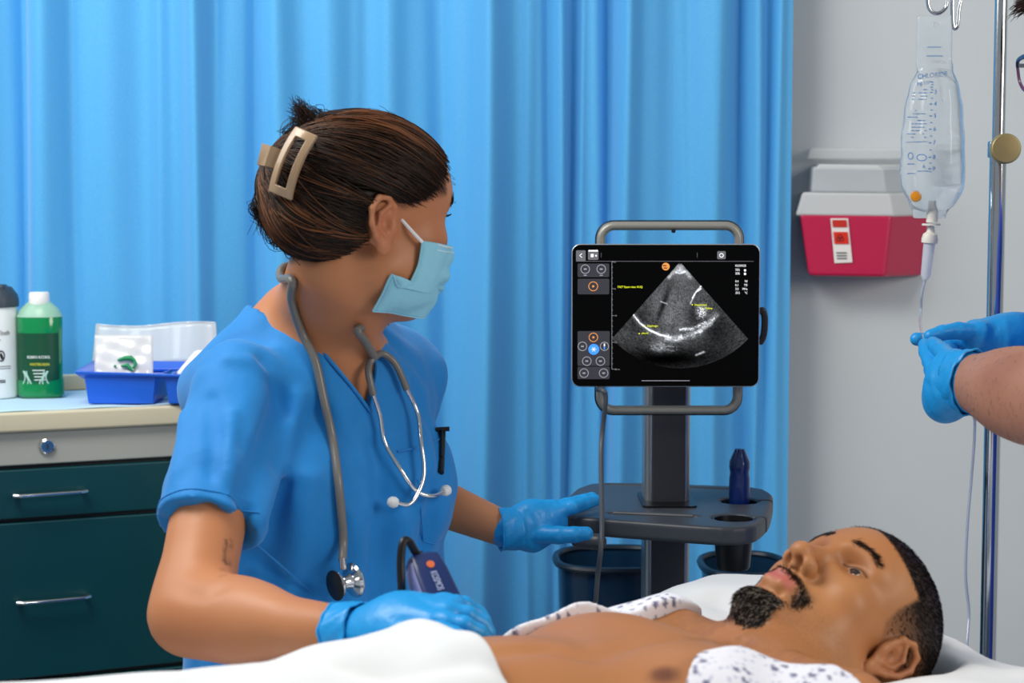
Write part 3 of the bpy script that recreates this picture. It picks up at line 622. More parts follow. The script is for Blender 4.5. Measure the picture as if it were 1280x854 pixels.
# ------------------------------------------------------------------ sharps container on the wall
def wp(px, py, off=0.): return onplane(px, py, W0 + WN * off, WN)
shp = thing('sharps_container', 'wall mounted red sharps container with translucent white lid', 'sharps bin', wp(1075, 345))
M_red = mat('sharps_red', '#bf1848', .35, coat=.3, var=(5, .03), sss=.0); M_lid = mat('lid_translucent', '#e9eced', .35, alpha=.7)
dep = .1
def sh_row(py, x0, x1, x2, x3, r_=0): return [wp(x0, py, .004), wp(x1, py, dep), wp(x2, py + 1.5, dep), wp(x3, py, .004)]
MB().rings([sh_row(345, 1013, 1013, 1104, 1154), sh_row(340, 1010, 1010, 1106, 1155), sh_row(268, 998, 1000, 1114, 1162)]).build('red_body', M_red, shp, .006, 3)
MB().rings([sh_row(270, 994, 994, 1117, 1164), sh_row(240, 1002, 1003, 1112, 1158)]).build('lid_base', M_lid, shp, .006, 3)
MB().rings([sh_row(241, 1010, 1014, 1108, 1150), sh_row(208, 1012, 1016, 1104, 1146)]).build('lid_box', mat('lid_box_clear', '#dde4e8', .3, alpha=.6), shp, .006, 3)
MB().rings([sh_row(212, 1018, 1020, 1102, 1140), sh_row(205, 1020, 1024, 1098, 1136)]).build('drop_flap', M_lid, shp, .003)
MB().prism([wp(1008, 200, .003), wp(1150, 200, .003), wp(1150, 186, .003), wp(1012, 186, .003)], WN * .05).build('lid_back', mat('lid_box_clear2', '#e4e8ea', .35, alpha=.35), shp, .004)
lb = MB().prism([wp(1038, 273, dep + .002), wp(1060, 273, dep + .002), wp(1065.5, 328, dep + .002), wp(1043, 329, dep + .002)], WN * .0012).build('label', mat('label_white', '#ece6e2', .5), shp, smooth=False)
for a_, b_, m in ((275, 284, '#c9281c'), (290, 305, '#dd2a14')):
    k0, k1 = (a_ - 273) * .1, (b_ - 273) * .1
    MB().prism([wp(1040 + k0, a_, dep + .0045), wp(1058 + k0, a_, dep + .0045), wp(1058 + k1, b_, dep + .0045), wp(1040 + k1, b_, dep + .0045)], WN * .0006).build('warning_patch', mat('patch' + m[1:], m, .5), lb, smooth=False)
for k in range(3):
    a_ = PI / 2 + k * 2 * PI / 3; q_ = wp(1050, 298, dep + .0056) + WE * .0035 * math.cos(a_) + UP * .0035 * math.sin(a_)
    MB().tube([q_ + .0036 * (math.cos(t) * WE + math.sin(t) * UP) for t in np.linspace(0, 2 * PI, 16, endpoint=False)], .0006, 5, closed=True).build('hazard_symbol', M_ink, lb)
for y in (316, 319.5, 323): MB().tube([wp(1045.5 + (y - 316) * .1, y, dep + .0048), wp(1058.5, y, dep + .0048)], .0011, 5).build('print_line', mat('grey_ink', '#6a6f74', .6), lb)
# ------------------------------------------------------------------ IV pole with its bag
YP = 2.62
pole = thing('iv_pole', 'chrome drip stand with a brass coloured height knob', 'IV pole', (at(1236, 700, YP)[0], YP, 0))
pt = lambda x, y, d=0.: at(x, y, YP + d)
up_ax = nrm(pt(1250.5, 60) - pt(1235.5, 780)); pb = pt(1235.5, 780)
def pz(z): return pb + up_ax * ((z - pb[2]) / up_ax[2])
zk = pt(1249, 187)[2]; M_steel = mat('pole_chrome', '#cfd1d2', .13, 1.)
MB().tube([pz(.10), pz(zk)], .0122, 28).build('outer_tube', M_steel, pole); MB().tube([pz(zk - .05), pz(1.95)], .0093, 28).build('inner_tube', M_steel, pole)
M_brass = mat('knob_brass', '#a8986a', .4, .55)
kp = pz(zk) + np.array([0, -.03, 0])
MB().lathe(kp, [(0, 0), (.0205, 0), (.0222, .003), (.0222, .011), (.0205, .014), (0, .0145)], 30, -EY).build('height_knob', M_brass, pole, .001)
MB().lathe(pz(zk - .012), [(.0145, 0), (.0155, .002), (.0155, .022), (.0145, .024)], 28, up_ax).build('collar', M_steel, pole); MB().tube([pz(zk), kp], .006, 10).build('knob_stem', M_steel, pole)
for k in range(5):
    a = 2 * PI * k / 5 + .3; e = pz(.10) + np.array([.30 * math.cos(a), .30 * math.sin(a), -.03]); e[2] = .065
    lg = MB().tube([pz(.12), (pz(.12) + e) / 2 + UP * .01, e], .011, 10).build('leg', M_steel, pole)
    MB().lathe(e - np.array([.012, 0, .037]), [(0, 0), (.026, .001), (.028, .012), (.026, .023), (0, .024)], 20, EX).build('caster', M_black, lg)
zt_ = 1.94; hub = pz(zt_); MB().lathe(pz(zt_ - .02), [(.014, 0), (.015, .02), (.012, .03), (0, .032)], 20).build('hook_hub', M_steel, pole)
# four ram's-horn hooks; two reach down into view
tip1, tip2 = pt(1170, 17), pt(1194, 36)
lp = [pt(1184, 2), pt(1182, 10), pt(1175, 16), pt(1167, 16), pt(1161, 9), pt(1160, -4), pt(1166, -16), pt(1180, -30)]
MB().tube(catmull([hub, hub * .5 + lp[-1] * .5 + UP * .05] + lp[::-1] , 8), .0029, 12).build('hook', M_steel, pole)
lp = [pt(1191, -25), pt(1190.5, 0), pt(1191, 28), pt(1193.5, 35.5), pt(1197, 31), pt(1199, 10), pt(1203, -6), pt(1206, -20)]
MB().tube(catmull([hub, hub * .45 + lp[-1] * .55 + UP * .06] + lp[::-1], 8), .0031, 12).build('hook', M_steel, pole)
for sx in (1, -1):
    e = hub + np.array([.07 * sx, .09, .03]); MB().tube(catmull([hub, hub + np.array([.05 * sx, .06, .0]), e, e + np.array([.02 * sx, .02, .03])], 6), .003, 10).build('hook', M_steel, pole)

bag = thing('saline_bag', 'clear saline drip bag with blue print and measuring scale hanging from the pole', 'IV bag', pt(1165, 275))
M_bag = mat('bag_film', '#f4fafd', .10, spec=.8, trans=.80, ior=1.18, coat=.3, bump=[(38, .25, .004, (1, 1, .35))])
fB = Frame(pt(1166, 170), EX, EY, EZ); k_ = YP / FPX
B = Solid()
prof = [(84, 1152, 1188, .008), (110, 1144, 1192, .016), (140, 1137, 1197, .022), (175, 1133, 1199, .025), (210, 1132, 1199, .026), (235, 1136, 1197, .022), (252, 1142, 1190, .012)]
for (y0, a0, b0, d0), (y1, a1, b1, d1) in zip(prof[:-1], prof[1:]):
    B.add(ecap(pt((a0 + b0) / 2, y0), pt((a1 + b1) / 2, y1), ((b0 - a0) / 2 * k_, d0), ((b1 - a1) / 2 * k_, d1), (1, 0, 0)), .03)
B.add(rbox(pt(1168, 52), (22 * k_, .0028, 32 * k_), .0025), .01).add(rbox(pt(1162, 262), (21 * k_, .0028, 11 * k_), .0025), .01)
B.sub(cap(pt(1170, 31, -.02), pt(1170, 31, .02), .0035, .0035), .001)
B.crease([pt(1177.5, 60, -.02), pt(1178, 150, -.024), pt(1177, 245, -.024)], .004, -.0035).crease([pt(1150, 110, -.02), pt(1146, 240, -.025)], .006, -.003).crease([pt(1165, 262, -.012), pt(1175, 230, -.024)], .005, -.004)
sculpt('bag', B, [(pt(1122, 290, -.04) - np.array([0, 0, .0]), pt(1210, 14, .045), .0022, None)], M_bag, bag)
M_bi = mat('blue_ink', '#1f78c4', .5); bR = nrm((1, .0, -.0)); bagp = lambda x, y: B.pix(x, y, YP - .06) - np.array([0, .0006, 0])
def btxt(s, x, y, h, sq=.8, m=M_bi, sl=-.09): text('lettering', s, bagp(x, y) - np.array([0, .004, 0]), nrm((1, 0, -sl)), UP, h * k_, m, bag, squeeze=sq)
btxt('CHLORIDE', 1146, 99, 6.2, .88); btxt('INJ. USP', 1145, 107, 4.5, .8)
for k in range(9): 
    y = 113.0 + 0; yy = [110, 113.5, 117.5, 129, 145, 160, 176.5, 194, 212]
for i, (n_, y) in enumerate((('1', 104), ('2', 110.5), ('3', 117), ('4', 131.5), ('5', 146.5), ('6', 163), ('7', 180), ('8', 198), ('9', 212.5))):
    x = 1167.5 - i * .35; MB().tube([bagp(x - 4.5, y - 1.5), bagp(x - 1.2, y - 1.5)], .0007, 5).build('scale_tick', M_bi, bag)
    if i > 1: btxt(n_, x, y + 1, 5.2, .95)
    yn = (104, 110.5, 117, 131.5, 146.5, 163, 180, 198, 212.5, 220)[i + 1]; ym = (y + yn) / 2 - 1.5; MB().tube([bagp(x - 3.5, ym), bagp(x - .8, ym)], .0006, 5).build('scale_tick', M_bi, bag)
rr_ = np.random.RandomState(5)
for y, x0, x1 in [(y, 1141 - (y - 112) * .12, 1159) for y in (112, 116, 120, 124)] + [(y, 1134.5 - (y - 140) * .03, 1158) for y in np.arange(138, 178, 4.2)]:
    x = x0
    while x < x1 - 2:
        w_ = rr_.uniform(2, 6); MB().tube([bagp(x, y), bagp(min(x + w_, x1), y)], .0005, 4).build('fine_print', M_bi, bag) if rr_.rand() < .55 else None; x += w_ + 1.2
for cx, cy, rx, ry in ((1152, 197, 6, 4), (1138, 195, 3, 4)): MB().tube([bagp(cx + rx * math.cos(a), cy + ry * math.sin(a)) for a in np.linspace(0, 2 * PI, 18, endpoint=False)], .0006, 4, closed=True).build('mark', M_bi, bag)
MB().tube([bagp(1132.5, 178), bagp(1159, 177)], .0005, 4).tube([bagp(1134, 205), bagp(1143, 205)], .0006, 4).tube([bagp(1147, 214), bagp(1160, 214)], .0006, 4).tube([bagp(1134, 217), bagp(1144, 217)], .0006, 4).build('fine_print', M_bi, bag)
btxt('A', 1152, 211, 5)
for y, x0, x1 in ((59, 1159, 1176), (70, 1158, 1177)):
    for x in np.arange(x0, x1, 3.): MB().tube([bagp(x, y), bagp(x + 2.1, y - .2)], .0006, 4).build('fine_print', M_bi, bag)
MB().lathe(pt(1145, 245, -.012), [(0, 0), (.0075, 0), (.0085, .004), (.007, .008), (0, .009)], 22, (-.25, -1, -.1)).build('orange_port', mat('port_orange', '#f29a14', .35, coat=.3), bag)
M_wpl = mat('port_white', '#e6e2d4', .35); M_tube = mat('clear_tube', '#b9c4d4', .15, alpha=.55, coat=.4)
MB().lathe(pt(1165, 278), [(0, 0), (.0085, 0), (.0085, .02), (.007, .024), (.006, .034), (0, .034)], 26).lathe(pt(1164, 282), [(0, 0), (.0135, 0), (.0135, .003), (0, .003)], 26).build('spike_port', M_wpl, bag)
ax = nrm(pt(1164, 282) - pt(1156, 352)); dp = pt(1156.5, 350); d = lambda y: np.linalg.norm(pt(1156.5 + (350 - y) * .11, y) - dp)
drip = thing('drip_chamber', 'clear drip chamber and tubing hanging under the saline bag', 'drip line', dp)
MB().lathe(dp, [(0, d(350)), (.004, d(350)), (.0075, d(344)), (.0088, d(303)), (0, d(303))], 26, ax).build('chamber', mat('chamber_clear', '#e6e9f2', .12, alpha=.6, coat=.5), drip)
MB().lathe(dp, [(0, d(304)), (.0118, d(304)), (.0122, d(299)), (.0105, d(293)), (.006, d(290)), (.0045, d(283)), (0, d(282))], 26, ax).build('chamber_cap', M_wpl, drip)
HP = 2.36      # depth of the hands on the line
tube1 = catmull([dp, pt(1152, 370), pt(1151, 392), at(1150.5, 405, 2.52), at(1155, 422, HP), at(1170, 440, HP), at(1195, 470, HP + .03), at(1216, 515, HP + .05), at(1218, 545, HP + .08), at(1214, 600, HP + .1), at(1209, 660, HP + .1), at(1207, 720, HP + .1), at(1211, 765, HP + .1), at(1209, 800, HP + .08), at(1204, 860, HP + .05)], 10)
MB().tube(tube1, .0022, 10).build('drip_tubing', M_tube, drip)

# ------------------------------------------------------------------ bed
NOTCH = np.array([*at(955, 800, 1.72)[:2], 0.]); bd, bl_ = np.array([.883, .469, 0]), np.array([.469, -.883, 0]); MZ = .80
def B3(s, l, z): return NOTCH + bd * s + bl_ * l + np.array([0, 0, z])
fbed = Frame(B3(-.5, .0, 0), bd, -bl_, EZ)
M_linen = mat('white_linen', '#dfe1e2', .8, bump=[(9, .25, .02), (500, .1, .0004)], sheen=.2)
bed = thing('hospital_bed', 'hospital bed with a white fitted mattress that the patient lies on', 'bed', B3(-.5, 0, 0))
RB = fbed.R
def bx(name, s, l, z, size, m, bev=.01, par=bed): return MB().box(B3(s, l, z), size, RB).build(name, m, par, bev, 3)
bx('mattress', -.42, .0, MZ - .075, (2.0, .92, .15), M_linen, .04); bx('deck', -.42, 0, MZ - .18, (2.02, .94, .05), mat('bed_grey', '#9aa0a4', .45)); bx('base_frame', -.42, 0, .22, (1.5, .6, .06), MATS['bed_grey'])
bx('headboard', .60, 0, .62, (.03, .9, .34), MATS['bed_grey'], .012); bx('lift_column', -.9, 0, .42, (.12, .3, .4), MATS['bed_grey']); bx('lift_column', .1, 0, .42, (.12, .3, .4), MATS['bed_grey'])
for s in (-1.1, .26):
    for l in (-.3, .3):
        q = B3(s, l, 0); lg = MB().box(q + UP * .15, (.05, .05, .12), RB).build('leg', MATS['bed_grey'], bed, .005); MB().lathe(q + UP * .055 - bl_ * .02, [(0, 0), (.05, .002), (.055, .02), (.05, .038), (0, .04)], 24, bl_).build('caster', M_black, lg)
# pillow
fp = Frame(B3(.145, -.04, MZ + .075), bd, -bl_, EZ)
PS = Solid().add(rbox((0, 0, 0), (.21, .36, .078), .07, fp), .01).add(ell((.03, .20, .062), (.14, .14, .064), fp), .06).add(ell((.02, -.20, .03), (.14, .14, .055), fp), .05)
# ------------------------------------------------------------------ people: shared head
def head(S, f, brow=1., jaw=1., nose=1., lids=.0035, skull=0., lip=1., flat=0., ear=0., chin=0.):
    a = S.add
    a(ell((-.002, 0, .045 - skull / 2), (.097, .077, .089 - skull / 2), f), .02)
    a(ell((.040, 0, .048 - skull / 2), (.056, .062, .056 - skull / 2), f), .03)
    a(ell((.040, 0, -.015), (.050, .058, .070), f), .03)
    a(ell((.052, 0, -.052), (.040, .038, .040), f), .02)
    for s in (1, -1):
        a(cap((.004, s * .053 * jaw, -.050), (.074 - flat, s * .016 * jaw, -.086 + chin), .017, .016, f), .03)
        a(ell((.058, s * .044, -.010), (.026, .022, .018), f), .02)            # cheekbone
        a(ell((.036, s * .045, -.045), (.03, .02, .028), f), .03)
        a(cap((.088, s * .010, .036), (.072, s * .045, .036), .0105 * brow, .010 * brow, f), .014)
    a(ell((.079 - flat, 0, -.088 + chin), (.018, .021 * jaw, .016), f), .014)
    for s in (1, -1):
        S.sub(ell((.098, s * .031, .0175), (.018, .0185, .0105), f), .014)          # socket
        a(ell((.0715, s * .032, .0175), (.0152, .0168, .0136), f), .004)             # lids over the eyeball
        S.crease([f.w((.0855, s * (.032 + y), .0245 - 12 * y * y)) for y in (-.014, -.007, 0, .007, .014)], .0016 * f.sc, -.0011)
        if lids: S.sub(ell((.0885, s * .032, .0158), (.008, .0138, lids), f), .0012)
    # nose
    a(cap((.0885, 0, .022), (.1085 - flat, 0, -.016), .0078, .0098 * nose, f), .010)
    a(ell((.1125 - flat, 0, -.0205), (.0115, .0105 * nose, .0098), f), .008)
    for s in (1, -1):
        a(ell((.1005 - flat, s * .0125 * nose, -.0245), (.0125, .0072 * nose, .0088), f), .006)
        S.sub(ell((.1085 - flat, s * .0068 * nose, -.0315), (.0072, .0036, .0058), f), .003)
        S.crease([f.w((.098, s * .0195 * nose, -.018)), f.w((.096, s * .0215 * nose, -.026)), f.w((.094, s * .021, -.032))], .003, -.0016)
        S.crease([f.w((.094, s * .022, -.028)), f.w((.090, s * .029, -.045)), f.w((.083, s * .033, -.06))], .005, -.0012)
    a(cap((.100 - flat, 0, -.026), (.104 - flat, 0, -.032), .005, .004, f), .006)
    # mouth
    a(ell((.085 - flat, 0, -.051), (.0165, .027, .017), f), .014)
    for s in (1, -1): a(cap((.1030 - flat, s * .0035, -.0475), (.0915 - flat, s * .021, -.0525), .0046 * lip, .0022, f), .004)
    a(cap((.0985 - flat, -.009, -.0600), (.0985 - flat, .009, -.0600), .0056 * lip, .0056 * lip, f), .007)
    for s in (1, -1): a(cap((.0985 - flat, s * .009, -.0600), (.0915 - flat, s * .0205, -.0545), .0050 * lip, .002, f), .005)
    S.crease([f.w((.0905, s_ * .0255, -.0545)) if abs(s_) > .9 else f.w((.1025 - .0135 * abs(s_) ** 1.6, s_ * .0255, -.0538)) for s_ in (-1, -.6, -.2, .2, .6, 1)], .0016, -.0036)
    S.crease([f.w((.1045, 0, -.036)), f.w((.1065, 0, -.044))], .0028, -.0012)
    S.crease([f.w((.092, -.014, -.0715)), f.w((.0935, 0, -.0725)), f.w((.092, .014, -.0715))], .005, -.003)
    # ears
    for s in (1, -1):
        c = lambda x, y, z: (x + ear, s * y, z)
        S.add(ell(c(-.008, .0765, .0), (.019, .006, .026), f), .008)
        h = [(.006, .076, .006), (.004, .080, .022), (-.006, .0835, .031), (-.019, .0865, .029), (-.027, .0875, .016), (-.025, .0865, .0), (-.016, .083, -.014), (-.006, .079, -.024)]
        for p, q in zip(h[:-1], h[1:]): a(cap(c(*p), c(*q), .0036, .0036, f), .003)
        a(ell(c(-.003, .0785, -.025), (.0085, .0045, .009), f), .005)
        for p, q in (((-.004, .0825, .021), (-.014, .0845, .012)), ((-.014, .0845, .012), (-.014, .083, -.002)), ((-.014, .083, -.002), (-.004, .081, -.012))): a(cap(c(*p), c(*q), .0028, .0028, f), .003)
        S.sub(ell(c(-.004, .086, .002), (.008, .009, .010), f), .004); a(ell(c(.006, .0775, -.002), (.005, .004, .007), f), .004)
def eyeball(f, s, par, look=(1, 0, 0), iris='#2a1a10'):
    c = f.w((.0718, s * .032, .0172)); r = .0124 * f.sc; d = nrm(f.d(look))
    V = MB().lathe(c, [(r * math.sin(t), -r * math.cos(t)) for t in np.linspace(.01, PI - .01, 22)], 28, d); o = V.build('eyeball', mat('eye_white', '#d9d2ca', .12, coat=.5), par)
    MB().lathe(c, [(0, r * .88)] + [(r * 1.012 * math.sin(t), r * 1.012 * math.cos(t)) for t in np.linspace(.48, .0, 8)], 28, d).build('iris', mat('iris' + iris[1:], iris, .08, coat=1.), o)
    return o
def fuzz(name, S, V, W, n, length, lay, material, par, cols, rad=.00035, lift=.5, seed=1, k=6):
    """short hairs grown from surface points V weighted by W, lying along lay(P)"""
    r = np.random.RandomState(seed); p = W / W.sum(); I = r.choice(len(V), n, p=p); P = V[I] + r.randn(n, 3) * .0009; N = S.normal(P); P = P - N * S.eval(P)[:, None]
    D = lay(P) if callable(lay) else np.tile(lay, (n, 1)); D = D + r.randn(n, 3) * .35; D -= N * (D * N).sum(1, keepdims=True); D /= np.maximum(np.linalg.norm(D, axis=1, keepdims=True), 1e-9)
    L = length * r.uniform(.5, 1.2, n); t = np.linspace(0, 1, k)
    path = P[:, None] - N[:, None] * .0004 + (D[:, None] * t[None, :, None] + N[:, None] * (lift * t * (1 - .35 * t))[None, :, None]) * L[:, None, None]
    C = np.array([lin(c) for c in cols])[r.randint(0, len(cols), n)]
    return strands(name, path, rad * np.linspace(1, .35, k), C, material, par, 3)
M_hair = mat('hair', '#000000', .5, attr=True, spec=.22); M_stub = mat('stubble', '#000000', .7, attr=True, spec=.15)
def skin(name, rough=.5): return mat(name, '#000000', rough, attr=True, spec=.35, sss=.0, coat=.0, bump=[(420, .16, .0006), (70, .10, .0015)])

# ------------------------------------------------------------------ the patient
TB = Frame(NOTCH + UP * MZ, bd, bl_, EZ)
HF, HL, HU = np.array([-.180, -.357, .917]), np.array([.577, -.793, -.196]), np.array([.797, .493, .349])
_r = math.radians(6); HF, HL = math.cos(_r) * HF - math.sin(_r) * HL, math.cos(_r) * HL + math.sin(_r) * HF
MH = Frame([.343, 1.84, .9745], HF, HL, HU, 1.012)
MS = Solid()
for p, k in [(ell((-.17, 0, .112), (.23, .178, .112), TB), .03), (ell((-.335, 0, .108), (.165, .145, .126), TB), .06), (ell((-.62, 0, .10), (.24, .15, .09), TB), .05)]: MS.add(p, k)
for s in (1, -1):
    MS.add(ell((-.135, s * .088, .162), (.088, .086, .062), TB), .035); MS.add(ell((-.03, s * .165, .125), (.075, .075, .078), TB), .04)
    MS.add(cap((.0, s * .02, .185), (-.005, s * .15, .192), .013, .013, TB), .03); MS.add(cap((.05, s * .02, .13), (-.02, s * .15, .14), .045, .04, TB), .04)
    MS.add(cap((-.04, s * .205, .10), (-.32, s * .26, .06), .05, .04, TB), .03); MS.add(cap((-.32, s * .26, .06), (-.56, s * .235, .08), .04, .027, TB), .02)
    MS.add(ell((-.62, s * .225, .08), (.08, .022, .04), TB), .02)
    MS.add(cap((-.66, s * .10, .11), (-1.08, s * .11, .10), .088, .062, TB), .04); MS.add(cap((-1.08, s * .11, .10), (-1.46, s * .11, .06), .06, .04, TB), .03); MS.add(cap((-1.48, s * .11, .05), (-1.5, s * .13, .2), .035, .03, TB), .02)
n_body = len(MS.ops)
MS.add(cap(TB.loc(TB.w((-.035, 0, .115))), TB.loc(MH.w((-.030, 0, -.055))), .064, .055, TB), .03)
MS.add(cap(TB.loc(TB.w((.02, 0, .16))), TB.loc(MH.w((.012, 0, -.07))), .045, .045, TB), .03)
head(MS, MH, brow=1.05, jaw=1.12, nose=1.12, lids=.0048, ear=.011, flat=-.003, skull=.007)
gl = [MS.pix(x, y, 1.3) for x, y in ((604, 818), (650, 811), (690, 809), (725, 817), (745, 820), (775, 808), (815, 799), (870, 796), (925, 802))]
MS.crease(gl, .010, -.0085)
MS.crease([MS.pix(x, y, 1.3) for x, y in ((690, 770), (700, 785), (735, 812))], .016, -.004)
man = thing('person', 'man lying on the bed with bare chest, short dark hair and goatee, face turned up', 'person', B3(-.4, 0, MZ))
nipple = MS.pix(830, 843, 1.3)
def man_color(V):
    C = np.tile(np.array(lin('#ad7347')), (len(V), 1)); q = MH.loc(V); x, y, z = q.T; ay = np.abs(y); hd = (np.abs(q) < .2).all(1)
    C = mixc(C, '#b5774c', .35 * sst(vnoise(V, 60, 2), -.3, 1.)); C = mixc(C, '#cb9868', .3 * sst(vnoise(V, 38, 5), 0., 1.))
    C = mixc(C, '#5b3023', .85 * np.exp(-((np.linalg.norm(V - nipple, axis=1) / .0135) ** 4)))
    # face tints
    C = mixc(C, '#9c5a3c', hd * .5 * np.exp(-((x - .1) / .03) ** 2 - (y / .02) ** 2 - ((z + .02) / .016) ** 2)); C = mixc(C, '#a5664a', hd * .45 * (np.exp(-(((ay - .085) / .02) ** 2 + ((x + .01) / .03) ** 2 + (z / .035) ** 2))))
    C = mixc(C, '#7a4a33', hd * .55 * np.exp(-((x - .086) / .016) ** 2 - ((ay - .032) / .02) ** 2 - ((z - .0165) / .011) ** 2))
    lipw = hd * np.exp(-(((z + .0545) / .0085) ** 4) - ((y / .023) ** 6)) * (x > .084); C = mixc(C, '#b5605a', .9 * lipw)
    for sg in (1, -1):
        dy = y - sg * .0325; C = mixc(C, '#140d0a', hd * .88 * np.exp(-((z - (.0212 - 13 * dy * dy)) / .0013) ** 2) * (np.abs(dy) < .0165) * (x > .066)); C = mixc(C, '#6b3d2c', hd * .4 * np.exp(-((z - (.0125 + 11 * dy * dy)) / .0012) ** 2) * (np.abs(dy) < .014) * (x > .066))
    # stubble shadow, moustache and goatee roots
    n = np.random.RandomState(2).rand(len(V)) * 2 - 1
    mus = hd * (x > .08) * np.exp(-(((z + .0425 + 6 * y * y) / .0048) ** 4) - (ay / .028) ** 6); side = hd * (x > .066) * np.exp(-(((ay - .031) / .0055) ** 2) - (((z + .058) / .014) ** 4)); got = hd * sst(-z, .070, .079) * (1 - sst(-z, .108, .118)) * (1 - sst(ay, .024, .034)) * sst(x, .045, .06)
    C = mixc(C, '#1f1512', np.clip(.85 * mus + .75 * side + .95 * got, 0, 1) * (1 - .12 * n)); C = mixc(C, '#5f4230', hd * .22 * sst(-z, .03, .06) * sst(x, -.01, .03) * (1 - .5 * n) * (ay > .02))
    # hair: crop with a clean hairline and a faded side
    top_ = sst(z - (.083 - .33 * ay) , -.0015, .003) * (x > -.2); fr2 = np.interp(z, [-.03, -.012, .002, .012, .03, .055, .066], [.008, .014, .024, .040, .046, .044, .040]); sd_ = sst(fr2 - x, -.0015, .005)
    hair = np.maximum(top_, sd_) * sst(z, -.045 + .9 * np.maximum(x + .02, 0) * (x < .0), -.02 + .9 * np.maximum(x + .02, 0) * (x < 0)) * hd
    fade = sst(z - .25 * (x + .03) * 0, -.02, .072); fade = np.maximum(fade, .9 * sst(-x, .06, .085) * sst(z, -.04, .02))
    ear = np.exp(-((np.maximum(ay - .078, 0) / .004) ** 2)) ; hair *= np.where((ay > .0785) & (np.abs(x + .008) < .035) & (np.abs(z) < .04), 0, 1)
    den = np.clip(hair * (.10 + .95 * fade) * (1 + .30 * n * (1 - fade)), 0, .97); C = mixc(C, '#15100e', den)
    brw = hd * np.exp(-(((z - .0385 + .55 * np.maximum(ay - .036, 0) - .10 * (ay - .012)) / .0029) ** 4)) * sst(ay, .010, .016) * (1 - sst(ay, .046, .054)) * (x > .05); C = mixc(C, '#241812', .45 * brw)
    man_color.w = dict(mus=mus + side, got=got, brow=brw, hair=hair * fade)
    return C
b0, b1 = MH.w((0, 0, .012)) - .165, MH.w((0, 0, .012)) + .165; hb0 = b0.copy(); hb0[0] = MH.w((0, 0, -.10))[0] - .035
body = sculpt('body', MS, [(hb0, b1, .0017, None), (B3(-1.7, -.7, MZ - .03) * 0 + np.array([-1.5, .6, MZ - .02]), np.array([.75, 2.2, MZ + .3]), .0062, (hb0 + .004, b1 - .004))], skin('patient_skin', .45), man, man_color)
MV = np.zeros(len(body.data.vertices) * 3, np.float32); body.data.vertices.foreach_get('co', MV); MV = MV.reshape(-1, 3).astype(float)
wts = man_color.w
eyeball(MH, 1, man, (1, .05, .0)); eyeball(MH, -1, man, (1, .05, 0))
dn = -HU
fuzz('beard', MS, MV, wts['got'] ** 2 + 1e-9, 2600, .0065, dn * .8 + HF * .5, M_hair, man, ['#0f0b09', '#1b1411', '#2a201a', '#120d0b', '#8c8378'], .0005, .6)['label'] = 'black goatee with a little grey'
fuzz('moustache', MS, MV, wts['mus'] ** 2 + 1e-9, 900, .0055, lambda P: np.sign((P - MH.o) @ HL)[:, None] * HL * .7 - HU, M_hair, man, ['#0f0b09', '#1b1411', '#261b16'], .0004, .35)
fuzz('eyebrow', MS, MV, wts['brow'] ** 2 * ((MV - MH.o) @ HL > 0) + 1e-12, 260, .007, HL * .9 + HU * .35, M_hair, man, ['#1a120e', '#2a1d16'], .00034, .25)
fuzz('eyebrow', MS, MV, wts['brow'] ** 2 * ((MV - MH.o) @ HL < 0) + 1e-12, 260, .007, -HL * .9 + HU * .35, M_hair, man, ['#1a120e', '#2a1d16'], .00034, .25)
fuzz('cropped_hair', MS, MV, wts['hair'] ** 2 + 1e-12, 9000, .0042, -HF * .6 - HU * .3, M_stub, man, ['#0d0a09', '#15100e', '#221a16'], .00042, .8)
for s in (1, -1):
    MB().tube([MH.w((.0718 + .0128 * math.cos(t) , s * .032 + .0128 * math.sin(t) * 1.0, .0192 - .0035 * abs(t) ** 2)) for t in np.linspace(-.95, .95, 14)], .0007, 6).build('eyelashes', mat('lash', '#0c0807', .6), man)

# gown round the shoulders
GS = Solid(); GS.ops = [o for o in MS.ops[:n_body]]
def gown_disp(P): return -.011 + .003 * np.sin(P @ np.array([60, 38, 20.])) * np.sin(P @ np.array([-22, 50, 14.]))
GS.disp(lambda P: gown_disp(P), (-2, 0, 0), (2, 4, 3))
gq = lambda P: TB.loc(P)
def opening(P):
    q = gq(P); s, l = q[..., 0], q[..., 1]
    near = .104 + .9 * np.maximum(-.15 - s, 0) + .9 * np.maximum(s + .075, 0); far = -.135 - .25 * np.maximum(-.2 - s, 0)
    return np.maximum(l - near, far - l)          # <0 inside the opening
GS.sub((lambda P: opening(P), np.array([-2., 0, 0]), np.array([2., 4, 3])), .004)
GS.cut(((lambda P: np.maximum(gq(P)[..., 0] + np.where(gq(P)[..., 1] > 0, .03, -.02), -.5 - gq(P)[..., 0])), None, None), .004)
